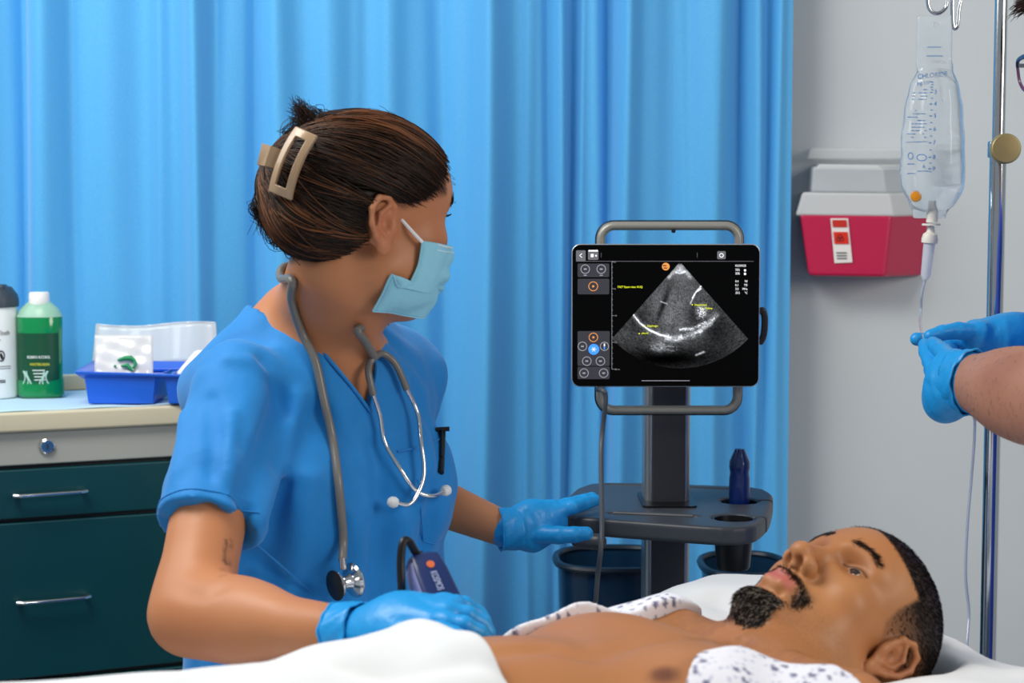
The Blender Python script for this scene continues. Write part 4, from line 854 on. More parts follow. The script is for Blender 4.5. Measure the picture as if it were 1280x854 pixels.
# near collar bunches up over the collar bone
GS2 = Solid(); GS2.ops = GS.ops
def print_color(V):
    C = np.tile(np.array(lin('#e6e6ee')), (len(V), 1)); q = gq(V); u = q[:, 0] * 85; v = q[:, 1] * 85 + q[:, 2] * 60
    iu, iv = np.floor(u), np.floor(v); h = np.sin(iu * 12.9898 + iv * 78.233) * 43758.5453; h = h - np.floor(h); h2 = np.sin(iu * 39.3 + iv * 11.1) * 9631.7; h2 = h2 - np.floor(h2)
    d = np.hypot(u - iu - .35 - .3 * h, (v - iv - .35 - .3 * h2)); C = mixc(C, '#3c3f6e', .85 * (d < .24) * (h > .35)); C = mixc(C, '#8a8fb5', .5 * (np.hypot(u * 1.7 - np.floor(u * 1.7) - .5, v * 1.7 - np.floor(v * 1.7) - .5) < .2) * (h2 > .5)); return C
gown = sculpt('hospital_gown', GS2, [(np.array([-.4, 1.2, MZ + .0]), np.array([.55, 2.15, MZ + .32]), .0032, None)], mat('gown_cloth', '#000000', .8, attr=True, bump=[(40, .3, .006), (600, .1, .0003)]), man, print_color)
gown['label'] = 'white hospital gown with small navy print pulled open'
# pillow: pressed in by head and shoulders
PS.disp(lambda P: .006 * np.sin(P @ np.array([31., 17, 40])) * np.sin(P @ np.array([-14., 29, 9])), (-1, 0, 0), (2, 4, 2))
PS.sub(ell((.005, .006, .03), (.112, .10, .112), MH), .03); PS.sub(cap(TB.w((-.03, 0, .11)), MH.w((-.03, 0, -.05)), .075, .066), .04)
for a_ in ((820, 752, 905, 760), (870, 722, 900, 745), (1205, 805, 1240, 830), (1230, 800, 1275, 842)):
    PS.crease([PS.pix(a_[0], a_[1], 1.5), PS.pix(a_[2], a_[3], 1.5)], .012, -.006)
pil = sculpt('pillow', PS, [(fp.o - .5, fp.o + np.array([.5, .5, .2]), .006, None)], M_linen, None, relax=2); tag(pil, 'plump white pillow under the head of the man lying down', 'pillow')
# top sheet over hips and legs
ss, lls = np.linspace(-1.52, -.335, 150), np.linspace(-.56, .60, 120); P = np.zeros((len(ss), len(lls), 3))
for i, s in enumerate(ss):
    for j, l in enumerate(lls):
        base = .214 * (1 - .25 * sst(-s, .9, 1.45)) * math.exp(-(abs(l / .188)) ** 3) 
        z = .016 + .009 * sst(-s, .5, .7) * sst(base, .03, .15) + .016 * math.exp(-((s + .335) / .06) ** 2) * sst(base, .05, .2) + base + .003 * math.sin(26 * l + 5 * s) * sst(base, .05, .2) + .003 * math.sin(13 * s + 9 * l) + .002 * math.sin(31 * s - 14 * l)
        z += -.011 * math.exp(-((l - .02 - .75 * (s + .42)) / .014) ** 2) * sst(s, -.52, -.42) + .006 * math.exp(-((l + .035 - .75 * (s + .42)) / .03) ** 2) * sst(s, -.6, -.45)
        z += .007 * math.exp(-((l + .05 + .35 * (s + .5)) / .016) ** 2) * sst(s, -.9, -.5) - .002 * math.exp(-((l - .06 + .2 * (s + .6)) / .02) ** 2) + .005 * math.sin(40 * l + 22 * s) * math.exp(-((s + .45) / .12) ** 2)
        z += .005 * math.exp(-((s + .352) / .012) ** 2)
        ex = max(abs(l - .02) - .47, 0); z -= 2.6 * ex if ex < .2 else .5
        P[i, j] = B3(s, l - np.sign(l) * ex * .85, MZ + max(z, -.3))
sheet = grid('top_sheet', P, M_linen, thick=.006, sub=1); tag(sheet, 'white top sheet covering the hips and legs of the patient', 'bed sheet')
# ------------------------------------------------------------------ the nurse
nurse = thing('person', 'nurse in blue scrubs and face mask turning to watch the tablet screen', 'person', (-.22, 2.25, 0))
ny = math.radians(37); NF = np.array([math.sin(ny), -math.cos(ny), 0]); NL = np.array([math.cos(ny), math.sin(ny), 0])
NT = Frame(at(398, 430, 2.2), NF, NL, EZ)                 # torso: x forward, y left, z up, origin between the shoulders
hy, hp_ = math.radians(30), math.radians(-7)
F_ = np.array([math.cos(hy) * math.cos(hp_), math.sin(hy) * math.cos(hp_), math.sin(hp_)]); L_ = np.array([-math.sin(hy), math.cos(hy), 0]); U_ = np.cross(F_, L_)
NH = Frame(at(454, 282, 2.1), F_, L_, U_, 1.03)
SR, ER, WR = at(292, 482, 2.08), at(238, 768, 1.87), at(438, 792, 1.72)
SL, EL, WL = at(500, 470, 2.31), at(480, 600, 2.48), at(634, 663, 2.44)
NS = Solid()
for p, k in [(ell((-.01, 0, -.15), (.095, .14, .16), NT), .03), (ell((-.01, 0, -.36), (.085, .125, .18), NT), .06), (ell((-.02, 0, -.52), (.11, .165, .14), NT), .05)]: NS.add(p, k)
for s in (1, -1):
    NS.add(cap((-.02, s * .03, .03), (-.015, s * .13, -.045), .04, .042, NT), .04); NS.add(ell((.07, s * .07, -.17), (.055, .065, .06), NT), .03)
    NS.add(cap((-.02, s * .085, -.56), (-.02, s * .08, -.92), .085, .055, NT), .04)
NS.add(cap(NT.w((-.025, 0, .0)), NH.w((-.03, 0, -.05)), .057, .053), .035); NS.add(cap(NT.w((.03, 0, -.02)), NH.w((.012, 0, -.07)), .04, .042), .035)
NS.add(ell((.035, 0, -.05), (.06, .11, .07), NT), .04)
for s in (1, -1): NS.add(cap((.055, s * .015, -.012), (.018, s * .10, -.022), .011, .009, NT), .02)
NS.crease([NH.w((-.012, -.052, -.035)), (NH.w((-.0, -.048, -.05)) + NT.w((.05, -.015, .0))) / 2 + np.array([0, -.012, 0]), NT.w((.066, -.012, -.002))], .013, .006)
NS.add(cap(SR, ER, .046, .041), .03); NS.add(ecap(ER, WR, (.039, .041), (.026, .024), (0, 0, 1)), .022); NS.add(ell((0, 0, 0), (.03, .03, .03), Frame(ER * .9 + SR * .1, EX, EY, EZ)), .03)
fm = ER + (WR - ER) * .28; NS.add(ell((0, 0, 0), (.075, .043, .043), Frame(fm, nrm(WR - ER), np.cross(UP, nrm(WR - ER)), np.cross(nrm(WR - ER), np.cross(UP, nrm(WR - ER))))), .03)
NS.add(cap(SL, EL, .044, .04), .03); NS.add(ecap(EL, WL, (.041, .036), (.025, .024), (0, 0, 1)), .02)
NS.crease([at(228, 742, 1.84), at(252, 742, 1.80), at(275, 735, 1.80)], .008, -.003)
head(NS, NH, brow=.7, jaw=.9, nose=.85, lids=.004, skull=.008, lip=1.1, flat=.012, ear=-.006, chin=.006)
tat = [NS.pix(x, y, 1.6) for x, y in ((287, 678), (283, 690), (285, 702), (280, 712), (278, 720))]
def nurse_color(V):
    C = np.tile(np.array(lin('#b57851')), (len(V), 1)); q = NH.loc(V); x, y, z = q.T; ay = np.abs(y); hd = (np.abs(q) < .2).all(1)
    C = mixc(C, '#ad6e4b', .4 * sst(vnoise(V, 55, 2), -.3, 1.)); C = mixc(C, '#c7926f', .25 * sst(vnoise(V, 30, 8), 0, 1))
    C = mixc(C, '#b4664a', hd * .5 * np.exp(-(((ay - .085) / .02) ** 2 + ((x + .01) / .03) ** 2 + (z / .035) ** 2))); C = mixc(C, '#b2694c', hd * .35 * np.exp(-((x - .07) / .02) ** 2 - ((ay - .045) / .02) ** 2 - ((z + .012) / .02) ** 2))
    brw = hd * np.exp(-(((z - .0385 + .4 * np.maximum(ay - .036, 0) - .10 * (ay - .012)) / .0034) ** 4)) * sst(ay, .007, .012) * (1 - sst(ay, .044, .052)) * (x > .05); C = mixc(C, '#2a1a12', .8 * brw); nurse_color.b = brw
    ln = np.interp(x, [-.12, -.07, -.035, -.022, .0, .02, .05, .08], [-.056, -.050, -.028, .004, .026, .028, .040, .05]); fr_ = .069 - .45 * np.maximum(z - .075, 0) - .45 * np.maximum(.04 - z, 0); wob = .003 * vnoise(V, 160, 4)
    root = hd * sst(z - ln + wob, -.006, .008) * sst(fr_ - x + wob, -.006, .008) * (1 - ((ay > .074) & (np.abs(x + .014) < .035) & (np.abs(z) < .036)))
    C = mixc(C, '#20140e', .9 * root)
    for a, r_ in zip(tat, (.006, .005, .0065, .0045, .004)):
        d = np.linalg.norm(V - a, axis=1) / r_; C = mixc(C, '#2e2520', .8 * np.exp(-((d - .75) / .3) ** 2) * sst(vnoise(V, 420, 6), -.6, .1))
    return C
hc = NH.w((0, 0, .01)); nb0, nb1 = hc - .165, hc + .165; nb0[2] = NH.w((0, 0, -.115))[2]
nbody = sculpt('body', NS, [(nb0, nb1, .0018, None), (np.array([-.62, 1.62, .45]), np.array([.12, 2.72, nb0[2] + .0055]), .0052, None)], skin('nurse_skin', .45), nurse, nurse_color)
NV = np.zeros(len(nbody.data.vertices) * 3, np.float32); nbody.data.vertices.foreach_get('co', NV); NV = NV.reshape(-1, 3).astype(float)
eyeball(NH, 1, nurse, (1, -.1, -.05)); eyeball(NH, -1, nurse, (1, -.1, -.05))
fuzz('eyebrow', NS, NV, nurse_color.b * ((NV - NH.o) @ NH.R[:, 1] < 0) + 1e-12, 300, .007, -NH.R[:, 1] * .9 + NH.R[:, 2] * .3, M_hair, nurse, ['#17100b', '#241811'], .0004, .25)
fuzz('eyebrow', NS, NV, nurse_color.b * ((NV - NH.o) @ NH.R[:, 1] > 0) + 1e-12, 300, .007, NH.R[:, 1] * .9 + NH.R[:, 2] * .3, M_hair, nurse, ['#17100b', '#241811'], .0004, .25)
for s in (-1, 1):
    e = [NH.w((.0725 + .0135 * math.cos(t), s * .032 + .0135 * math.sin(t), .0205)) for t in np.linspace(-.9, .9, 14)]
    strands('eyelashes', np.array([[p, p + NH.d((.004, s * .0015, .001)), p + NH.d((.0075, s * .003, .004))] for p in e]), np.array([.0006, .0005, .0003]), np.tile(lin('#0c0807'), (14, 1)), M_hair, nurse, 4)

# scrub top: the same body let out, cut at neckline, sleeves and hem
G = Solid()
for p, k in [(ell((-.012, 0, -.15), (.112, .158, .165), NT), .03), (ecap((.0, 0, -.17), (-.005, 0, -.50), (.118, .165), (.13, .19), (1, 0, 0), NT), .05), (ecap((-.005, 0, -.50), (-.01, 0, -.62), (.13, .19), (.137, .20), (1, 0, 0), NT), .03)]: G.add(p, k)
for s in (1, -1): G.add(cap((-.02, s * .045, .022), (-.012, s * .135, -.052), .046, .048, NT), .04); G.add(ell((.072, s * .07, -.18), (.062, .072, .075), NT), .05)
G.add(ell((.035, 0, -.05), (.072, .125, .08), NT), .04)
hemR = SR + (ER - SR) * .64; hemL = SL + (EL - SL) * .75
G.add(cap(SR + np.array([.006, 0, .0]), hemR, .054, .058), .03); G.add(cap(SL, hemL, .056, .058), .035)
aR = nrm(ER - SR); aL = nrm(EL - SL)
G.sub((lambda P: np.maximum(-((P - hemR) @ aR + .0 + .35 * ((P - hemR) @ np.array([-.3, 0, .0]))), np.linalg.norm(P - hemR, axis=-1) - .11), hemR - .11, hemR + .11), .003)
G.sub((lambda P: np.maximum(-((P - hemL) @ aL), np.linalg.norm(P - hemL, axis=-1) - .10), hemL - .10, hemL + .10), .003)
# soft folds where the cloth hangs
def gp(pts, y0=1.7): return [G.pix(x, y, y0) for x, y in pts]
FO = [([(352, 500), (332, 560), (306, 622), (300, 665)], .016, -.012), ([(372, 500), (352, 575), (325, 650), (318, 720)], .015, .010), ([(330, 452), (345, 480), (358, 520)], .014, -.006),
      ([(352, 610), (338, 690), (300, 745)], .014, -.007), ([(385, 600), (372, 690), (352, 780)], .017, .007), ([(470, 560), (478, 640), (470, 760)], .015, -.006), ([(505, 650), (500, 720), (505, 770)], .013, .006),
      ([(520, 480), (545, 540), (552, 600)], .013, -.006), ([(440, 640), (448, 700), (440, 780)], .016, .006), ([(230, 520), (222, 590), (214, 640)], .012, .005), ([(262, 500), (268, 560), (262, 640)], .013, -.005), ([(290, 520), (285, 590), (282, 655)], .010, .005),
      ([(270, 430), (300, 420), (330, 425)], .012, -.005), ([(285, 450), (315, 452), (340, 470)], .010, .004), ([(478, 415), (505, 440), (530, 470)], .012, -.005), ([(400, 520), (430, 560), (450, 620)], .018, -.005), ([(545, 610), (530, 680), (528, 740)], .014, -.007), ([(300, 660), (315, 690), (360, 720)], .010, -.004), ([(290, 720), (330, 740), (390, 745)], .012, .004)]
FO = [(gp(p), w_, a) for p, w_, a in FO]
for p, w_, a in FO: G.crease(p, w_ * .85, a * 1.5)
G.disp(lambda P: .0016 * np.sin(P @ np.array([70, 40, 22.]) + 2 * np.sin(P @ np.array([-20, 33, 31.]))) * np.sin(P @ np.array([25, -52, 36.])), (-3, 0, 0), (3, 5, 3))
hemlip = [hemR - aR * .022 + .0 * UP]
Gfull = Solid(); Gfull.ops = list(G.ops)
# V neck: everything in front of the neckline curve that lies above it
VP = [gp([p], 1.7)[0] for p in ((346, 378), (372, 406), (410, 448), (440, 484), (463, 515))]; VQ = [gp([p], 1.7)[0] for p in ((463, 515), (460, 470), (456, 430), (452, 398))]
lv = [NT.loc(p)[[1, 2]] for p in VP]; lq = [NT.loc(p)[[1, 2]] for p in VQ]
vx = lv[-1]; yl, zl = np.array(lv).T; o_ = np.argsort(zl); zl, yl = zl[o_], yl[o_]; yq, zq = np.array(lq).T; o_ = np.argsort(zq); zq, yq = zq[o_], yq[o_]
def vneck(P):
    q = NT.loc(P); x, y, z = q[..., 0], q[..., 1], q[..., 2]
    left = np.interp(z, np.r_[zl, zl[-1] + .1], np.r_[yl, yl[-1] - .02]); right = np.interp(z, np.r_[vx[1], vx[1] + .06, vx[1] + .16], [vx[0], vx[0] + .016, vx[0] + .05])
    d = np.maximum(np.maximum(left - y, y - right), vx[1] - z); return np.maximum(d, -.035 - x)
def backneck(P):
    q = NT.loc(P); return np.sqrt(((q[..., 0] + .012) / .072) ** 2 + (q[..., 1] / .082) ** 2) * .07 - .07 + .25 * np.maximum(.03 - q[..., 2], 0)
G.sub((vneck, NT.w((0, 0, 0)) - .25, NT.w((0, 0, 0)) + .25), .003)
G.sub((lambda P: np.maximum(backneck(P), -.005 - NT.loc(P)[..., 2]), NT.w((0, 0, 0)) - .2, NT.w((0, 0, 0)) + .2), .003)
zb_ = NT.w((0, 0, -.60))[2]; G.cut(((lambda P: zb_ - P[..., 2]), None, None), .003)
M_scrub = mat('scrub_cloth', '#0079c2', .72, sheen=.15, bump=[(22, .22, .012), (900, .10, .0003)], var=(14, .05))
scrub = sculpt('scrub_top', G, [(np.array([-.62, 1.75, zb_ - .02]), np.array([.22, 2.70, NT.o[2] + .14]), .0036, None)], M_scrub, nurse)
# trousers and shoes below the bed edge
Tr = Solid().add(ell((-.012, 0, -.60), (.115, .17, .10), NT), .03)
for s in (1, -1):
    Tr.add(cap((-.015, s * .085, -.64), (-.02, s * .09, -1.12), .095, .07, NT), .04)
tz = NT.w((0, 0, -1.13))[2]; Tr.cut(((lambda P: np.maximum(tz - P[..., 2], P[..., 2] - NT.w((0, 0, -.55))[2])), None, None), .003)
sculpt('scrub_trousers', Tr, [(NT.w((0, 0, -.9)) - np.array([.35, .35, .5]), NT.w((0, 0, -.5)) + np.array([.35, .35, .1]), .008, None)], M_scrub, nurse)
for s in (1, -1):
    fo = NT.w((.03, s * .09, 0)); fo[2] = .0; q = Frame(fo, NF, NL, EZ); sh_ = Solid().add(ecap((-.06, 0, .045), (.09, 0, .035), (.037, .043), (.042, .032), (0, 1, 0), q), .02).add(cap((-.055, 0, .07), (-.05, 0, .13), .042, .045, q), .03)
    sh_.cut((lambda P: -P[..., 2] + .0, None, None), .002); sculpt('shoe', sh_, [(fo - np.array([.2, .2, .01]), fo + np.array([.2, .2, .2]), .006, None)], mat('shoe_white', '#e8e8e6', .5), nurse)
# seams, pocket and neck band follow the cloth
Gn = lambda x, y, off=.0012: (lambda p: p + Gfull.normal(p[None])[0] * off)(Gfull.pix(x, y, 1.7))
nb = MB().tube([p + Gfull.normal(p[None])[0] * .0006 for p in catmull(VP, 6)], .0022, 8).tube([p for p in catmull([NT.w((NT.loc(VP[-1])[0], vx[0], vx[1]))] + [Gfull.drop(NT.w((.3, vx[0] + a, vx[1] + b)), -NF) if Gfull.drop(NT.w((.3, vx[0] + a, vx[1] + b)), -NF) is not None else NT.w((.1, vx[0] + a, vx[1] + b)) for a, b in ((.008, .03), (.016, .06), (.032, .11))], 6)], .0022, 8)
nb.build('neck_band', M_scrub, scrub)
pc = [(472, 555), (552, 541), (556, 640), (551, 676), (505, 683), (480, 660)]
pts = [Gn(x, y) for x, y in ((497, 565), (520, 560), (543, 552), (552, 548))]; MB().tube(catmull(pts, 5), .0014, 6).build('pocket_seam', M_scrub, scrub)
pts = [Gn(x, y, .0006) for x, y in ((522, 600), (526, 640), (529, 676), (542, 680), (552, 676))]; MB().tube(pts, .0012, 6).build('pocket_seam', M_scrub, scrub)
hem = [hemR - aR * .012 + (lambda t: (lambda r_: r_ if r_ is not None else hemR - aR * .012 + .06 * t)(Gfull.drop(hemR - aR * .012 + .2 * t, -t)) - (hemR - aR * .012))(nrm(math.cos(a) * nrm(np.cross(aR, EY)) + math.sin(a) * nrm(np.cross(aR, np.cross(aR, EY))))) for a in np.linspace(0, 2 * PI, 40, endpoint=False)] if True else None
MB().tube(hem, .0013, 6, closed=True).build('sleeve_hem', M_scrub, scrub)
# pen in the pocket
pA, pB = Gn(550, 541, .004), Gn(549, 592, .003); pen = MB().tube([pA + (pA - pB) * .06, pA, pB], [.0030, .0042, .0040], 12).tube([pA + np.array([0, -.006, .002]), pA + (pB - pA) * .6 + np.array([0, -.006, 0])], .0016, 8).tube([pA + np.array([-.008, -.004, .002]), pA + np.array([.009, -.004, .003])], .003, 8).build('pen', M_black); tag(pen, 'black pen clipped in the scrub pocket of the nurse', 'pen')

# hair swept back into the claw clip
HB = Solid().add(ell((-.014, 0, .038), (.1, .083, .080), NH), .01).add(ell((-.073, -.012, .028), (.049, .060, .052), NH), .04).add(ell((-.082, -.035, -.006), (.034, .036, .033), NH), .03).add(ell((-.045, -.035, -.002), (.05, .044, .031), NH), .03)
HBf = Solid(); HBf.ops = list(HB.ops); HBf.add(ell((-.002, 0, .041), (.0985, .0785, .0845), NH), .02).add(ell((.040, 0, .044), (.0575, .0635, .0535), NH), .03)
HB.sub(ell((-.012, -.085, .0), (.026, .02, .036), NH), .004)
HB.sub(((lambda P: (lambda q: np.maximum(q[..., 0] * 0 + (.069 - .45 * np.maximum(q[..., 2] - .075, 0) - .45 * np.maximum(.04 - q[..., 2], 0)) - q[..., 0], -9) * 1.0)(NH.loc(P)) , NH.o - .25, NH.o + .25)), .006)
def earcut(P):
    q = NH.loc(P); x, z = q[..., 0], q[..., 2]; line = np.interp(x, [-.12, -.07, -.035, -.022, .0, .02, .05, .08], [-.06, -.052, -.028, .004, .024, .028, .040, .05]); return z - line
HB.sub((lambda P: earcut(P), NH.o - .25, NH.o + .25), .006)
for k, (x0, y0, x1, y1, x2, y2) in enumerate(((548, 190, 470, 185, 385, 195), (545, 205, 470, 208, 385, 212), (530, 225, 460, 232, 380, 232), (515, 245, 450, 256, 372, 248), (480, 262, 430, 282, 362, 262), (440, 295, 400, 302, 352, 280), (520, 170, 450, 160, 392, 180))):
    HB.crease([HB.pix(x0, y0, 1.8), HB.pix(x1, y1, 1.8), HB.pix(x2, y2, 1.8)], .0045, -.0032)
bun = NH.loc(at(372, 205, 2.07))
def hair_color(V): return np.tile(np.array(lin('#1c110c')), (len(V), 1)) * (1 + .25 * vnoise(V, 200, 3))[:, None]
hb_ = sculpt('hair', HB, [(NH.o - .2, NH.o + .22, .0022, None)], M_hair, nurse, hair_color); hb_['label'] = 'dark brown hair twisted up at the back'
rs = np.random.RandomState(11); paths, cols = [], []
hc0 = np.array([-.014, 0, .035])
def radial(dirs):                           # distance of the hair surface along directions from the head centre
    t = np.full(len(dirs), .17); D = dirs @ NH.R.T; o = NH.w(hc0)
    for _ in range(30): t = t - np.clip(HBf.eval(o + D * t[:, None]), -.02, .02) * .8
    return t
gx = nrm(bun - hc0); K = 26; tt = np.linspace(0, 1, K)
st = []
while len(st) < 3400:
    y = rs.uniform(-1, 1); kind = rs.rand()
    if kind < .62:                          # from the hairline: forehead, temple, above and behind the ear, nape
        u = rs.rand()
        pts = np.array([(.070, -.0, .104), (.067, -.036, .089), (.056, -.060, .064), (.041, -.073, .043), (.015, -.079, .03), (-.02, -.08, .01), (-.038, -.078, -.028), (-.065, -.055, -.052), (-.085, -.02, -.055)])
        f = u * 8; i = min(int(f), 7); p = pts[i] + (pts[i + 1] - pts[i]) * (f - i); p = p + rs.randn(3) * .004
    elif kind < .78: p = np.array([rs.uniform(-.055, -.018), -.086, rs.uniform(-.025, .028)])
    else: p = np.array([rs.uniform(-.06, .066), rs.uniform(-.06, .05), .12]) + rs.randn(3) * .004
    if rs.rand() < .18: p = p * np.array([1, -1, 1])
    st.append(p)
A_ = np.array([nrm(p - hc0) for p in st]); tgt = np.array([nrm(gx + rs.randn(3) * .10 + np.array([0, 0, .08 * a[2]])) for a in A_])
om = np.arccos(np.clip((A_ * tgt).sum(1), -1, 1)); so = np.sin(om) + 1e-6
D = (np.sin((1 - tt)[None] * om[:, None]) / so[:, None])[..., None] * A_[:, None] + (np.sin(tt[None] * om[:, None]) / so[:, None])[..., None] * tgt[:, None]
sag = (.10 * np.sin(PI * tt))[None, :, None] * np.array([0, 0, -1.]) * np.clip(.6 - A_[:, 2], 0, 1.3)[:, None, None] * rs.uniform(.2, 1.2, (len(A_), 1, 1)); D = D + sag; D /= np.linalg.norm(D, axis=-1, keepdims=True)
rad_ = radial(D.reshape(-1, 3)).reshape(len(A_), K)
e1_ = nrm(np.cross(gx, [0, 0, 1.])); e2_ = np.cross(gx, e1_); phi = np.arctan2(A_ @ e2_, A_ @ e1_)
lockn = (np.sin(phi * 17 + 1) + np.sin(phi * 31 + 2.2) + .7 * np.sin(phi * 53 + .4) + .4 * rs.randn(len(A_))) / 2.4
rad_ = rad_ + .0026 * lockn[:, None] * np.sin(PI * np.clip(tt * 1.1, 0, 1))[None] + (rs.rand(len(A_), 1) * .0028 - .0012) + .0012 * np.sin(tt[None] * rs.uniform(4, 12, (len(A_), 1)) + rs.rand(len(A_), 1) * 6)
Q_ = hc0 + D * rad_[..., None]; keep = ~((np.sum(((np.abs(Q_) * np.array([0, 1, 0]) + Q_ * np.array([1, 0, 1])) - np.array([-.012, .09, .0])) ** 2 / np.array([.022, .017, .033]) ** 2, -1) < 1).sum(1) > 0)
P = NH.w(np.zeros(3)) + (Q_ * NH.sc) @ NH.R.T; P = P[keep]
base = np.array([lin(c) for c in ('#100a07', '#170e09', '#1f130c', '#27180d', '#150c08')])[rs.randint(0, 5, len(A_))]
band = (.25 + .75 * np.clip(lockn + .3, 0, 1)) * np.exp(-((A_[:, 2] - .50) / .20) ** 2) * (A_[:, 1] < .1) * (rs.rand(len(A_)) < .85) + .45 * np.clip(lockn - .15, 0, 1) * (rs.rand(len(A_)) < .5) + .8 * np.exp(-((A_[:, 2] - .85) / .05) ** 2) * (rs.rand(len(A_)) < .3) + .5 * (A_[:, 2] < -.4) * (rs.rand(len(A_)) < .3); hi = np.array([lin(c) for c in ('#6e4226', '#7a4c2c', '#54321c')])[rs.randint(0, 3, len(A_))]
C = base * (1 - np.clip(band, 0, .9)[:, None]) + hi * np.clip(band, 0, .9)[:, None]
strands('hair_strands', P, .0009 * np.minimum(np.linspace(.35, 4, K), np.linspace(1.1, .8, K)), C[keep], M_hair, hb_, 4)
# loose ends standing up out of the clip and the roll under it
paths, cols = [], []
def lock(a, b, c, n, spread, w_=.8, dark=1.):
    for _ in range(n):
        j = lambda s_: rs.randn(3) * s_
        q = np.array(catmull([a + j(spread * .5), (a + b) / 2 + j(spread), b + j(spread * .8), c + j(spread * .8)], 4)); paths.append(q[np.linspace(0, len(q) - 1, 12).astype(int)]); cols.append(np.array(lin(('#150d09', '#22150d', '#3a2415', '#1a100b')[rs.randint(4)])) * dark)
Yb = 2.06
lock(at(408, 190, Yb), at(390, 160, Yb), at(372, 148, Yb), 110, .008); lock(at(395, 172, Yb), at(385, 150, Yb), at(372, 128, Yb), 60, .006); lock(at(412, 178, Yb + .03), at(398, 152, Yb + .02), at(380, 140, Yb + .02), 110, .010); lock(at(400, 168, Yb), at(408, 150, Yb), at(418, 158, Yb), 70, .007)
lock(at(372, 180, Yb), at(362, 165, Yb), at(385, 146, Yb), 60, .006); lock(at(405, 165, Yb + .02), at(380, 138, Yb), at(368, 134, Yb), 40, .004)
lock(at(355, 255, Yb - .01), at(328, 255, Yb), at(332, 285, Yb), 110, .008); lock(at(345, 240, Yb), at(322, 262, Yb), at(345, 292, Yb), 110, .007); lock(at(380, 300, Yb - .02), at(348, 300, Yb), at(330, 270, Yb), 110, .008); lock(at(420, 310, Yb - .03), at(375, 312, Yb - .02), at(345, 290, Yb), 110, .007); lock(at(350, 240, Yb - .02), at(345, 270, Yb - .03), at(365, 300, Yb - .03), 80, .006)
strands('hair_ends', np.array(paths), .0007 * np.linspace(1, .35, 12), np.array(cols), M_hair, hb_, 4)
fl = []
for _ in range(60):
    a = rs.uniform(-.3, 1.2); d = nrm(np.array([math.cos(a) * .9, rs.uniform(-.5, .5), math.sin(a) + .3])); p = hc0 + d * radial(d[None])[0]; e = d * rs.uniform(.002, .007) + np.array([-.03, rs.uniform(-.02, .02), .004]); fl.append([NH.w(p - d * .001), NH.w(p + e * .35 + d * .002), NH.w(p + e * .7 + d * .002), NH.w(p + e)])
strands('flyaway_hair', np.array(fl), .00028, np.tile(lin('#2a1a10'), (60, 1)), M_hair, hb_, 3)
# claw clip
M_clip = mat('clip_taupe', '#9d8468', .35, coat=.3); clip = thing('claw_clip', 'taupe rectangular claw clip holding up the dark hair of the nurse', 'hair clip', at(362, 205, 2.0))
Yc = 1.985; K4 = [at(370, 158, Yc + .01), at(397, 170, Yc), at(364, 251, Yc - .004), at(336, 239, Yc + .008)]
def k4(u, v): return (1 - v) * ((1 - u) * K4[0] + u * K4[1]) + v * ((1 - u) * K4[3] + u * K4[2])
kn = nrm(np.cross(K4[1] - K4[0], K4[3] - K4[0])); kn = kn if kn[1] < 0 else -kn
def bow(u, v): return k4(u, v) + kn * (.010 * (1 - (2 * v - 1) ** 2) + .004 * (1 - (2 * u - 1) ** 2))
O = [(u, 0.) for u in np.linspace(0, 1, 6)] + [(1., v) for v in np.linspace(0, 1, 14)[1:]] + [(u, 1.) for u in np.linspace(1, 0, 6)[1:]] + [(0., v) for v in np.linspace(1, 0, 14)[1:-1]]
I_ = [(.29 + .46 * u, .13 + .74 * v) for u, v in O]; n = len(O); th = kn * .004
V = [bow(*p) + th * .5 for p in O] + [bow(*p) + th * .5 for p in I_] + [bow(*p) - th for p in O] + [bow(*p) - th for p in I_]; Fq = []
for i in range(n): j = (i + 1) % n; Fq += [(i, j, n + j, n + i), (2 * n + j, 2 * n + i, 3 * n + i, 3 * n + j), (j, i, 2 * n + i, 2 * n + j), (n + i, n + j, 3 * n + j, 3 * n + i)]
MB().add(V, Fq).build('frame', M_clip, clip, .0012, 2)
ta = [k4(.02, .38), k4(.02, .66)]; tn = [at(330, 180, Yc + .012), at(323.5, 207, Yc + .012)]
MB().rings([[a + kn * .005, b_ + kn * .005, b_ - kn * .002, a - kn * .002] for a, b_ in ((ta[0], ta[1]), ((ta[0] + tn[0]) / 2 + kn * .006, (ta[1] + tn[1]) / 2 + kn * .006), (tn[0], tn[1]), (tn[0] - kn * .012, tn[1] - kn * .012))]).build('grip_tab', M_clip, clip, .0015, 2)
for v in (.1, .3, .5, .7, .9): MB().tube([bow(.8, v) - kn * .003, bow(.72, v) - kn * .014, bow(.55, v) - kn * .03], [.003, .0028, .0016], 8).build('claw_tooth', M_clip, clip)

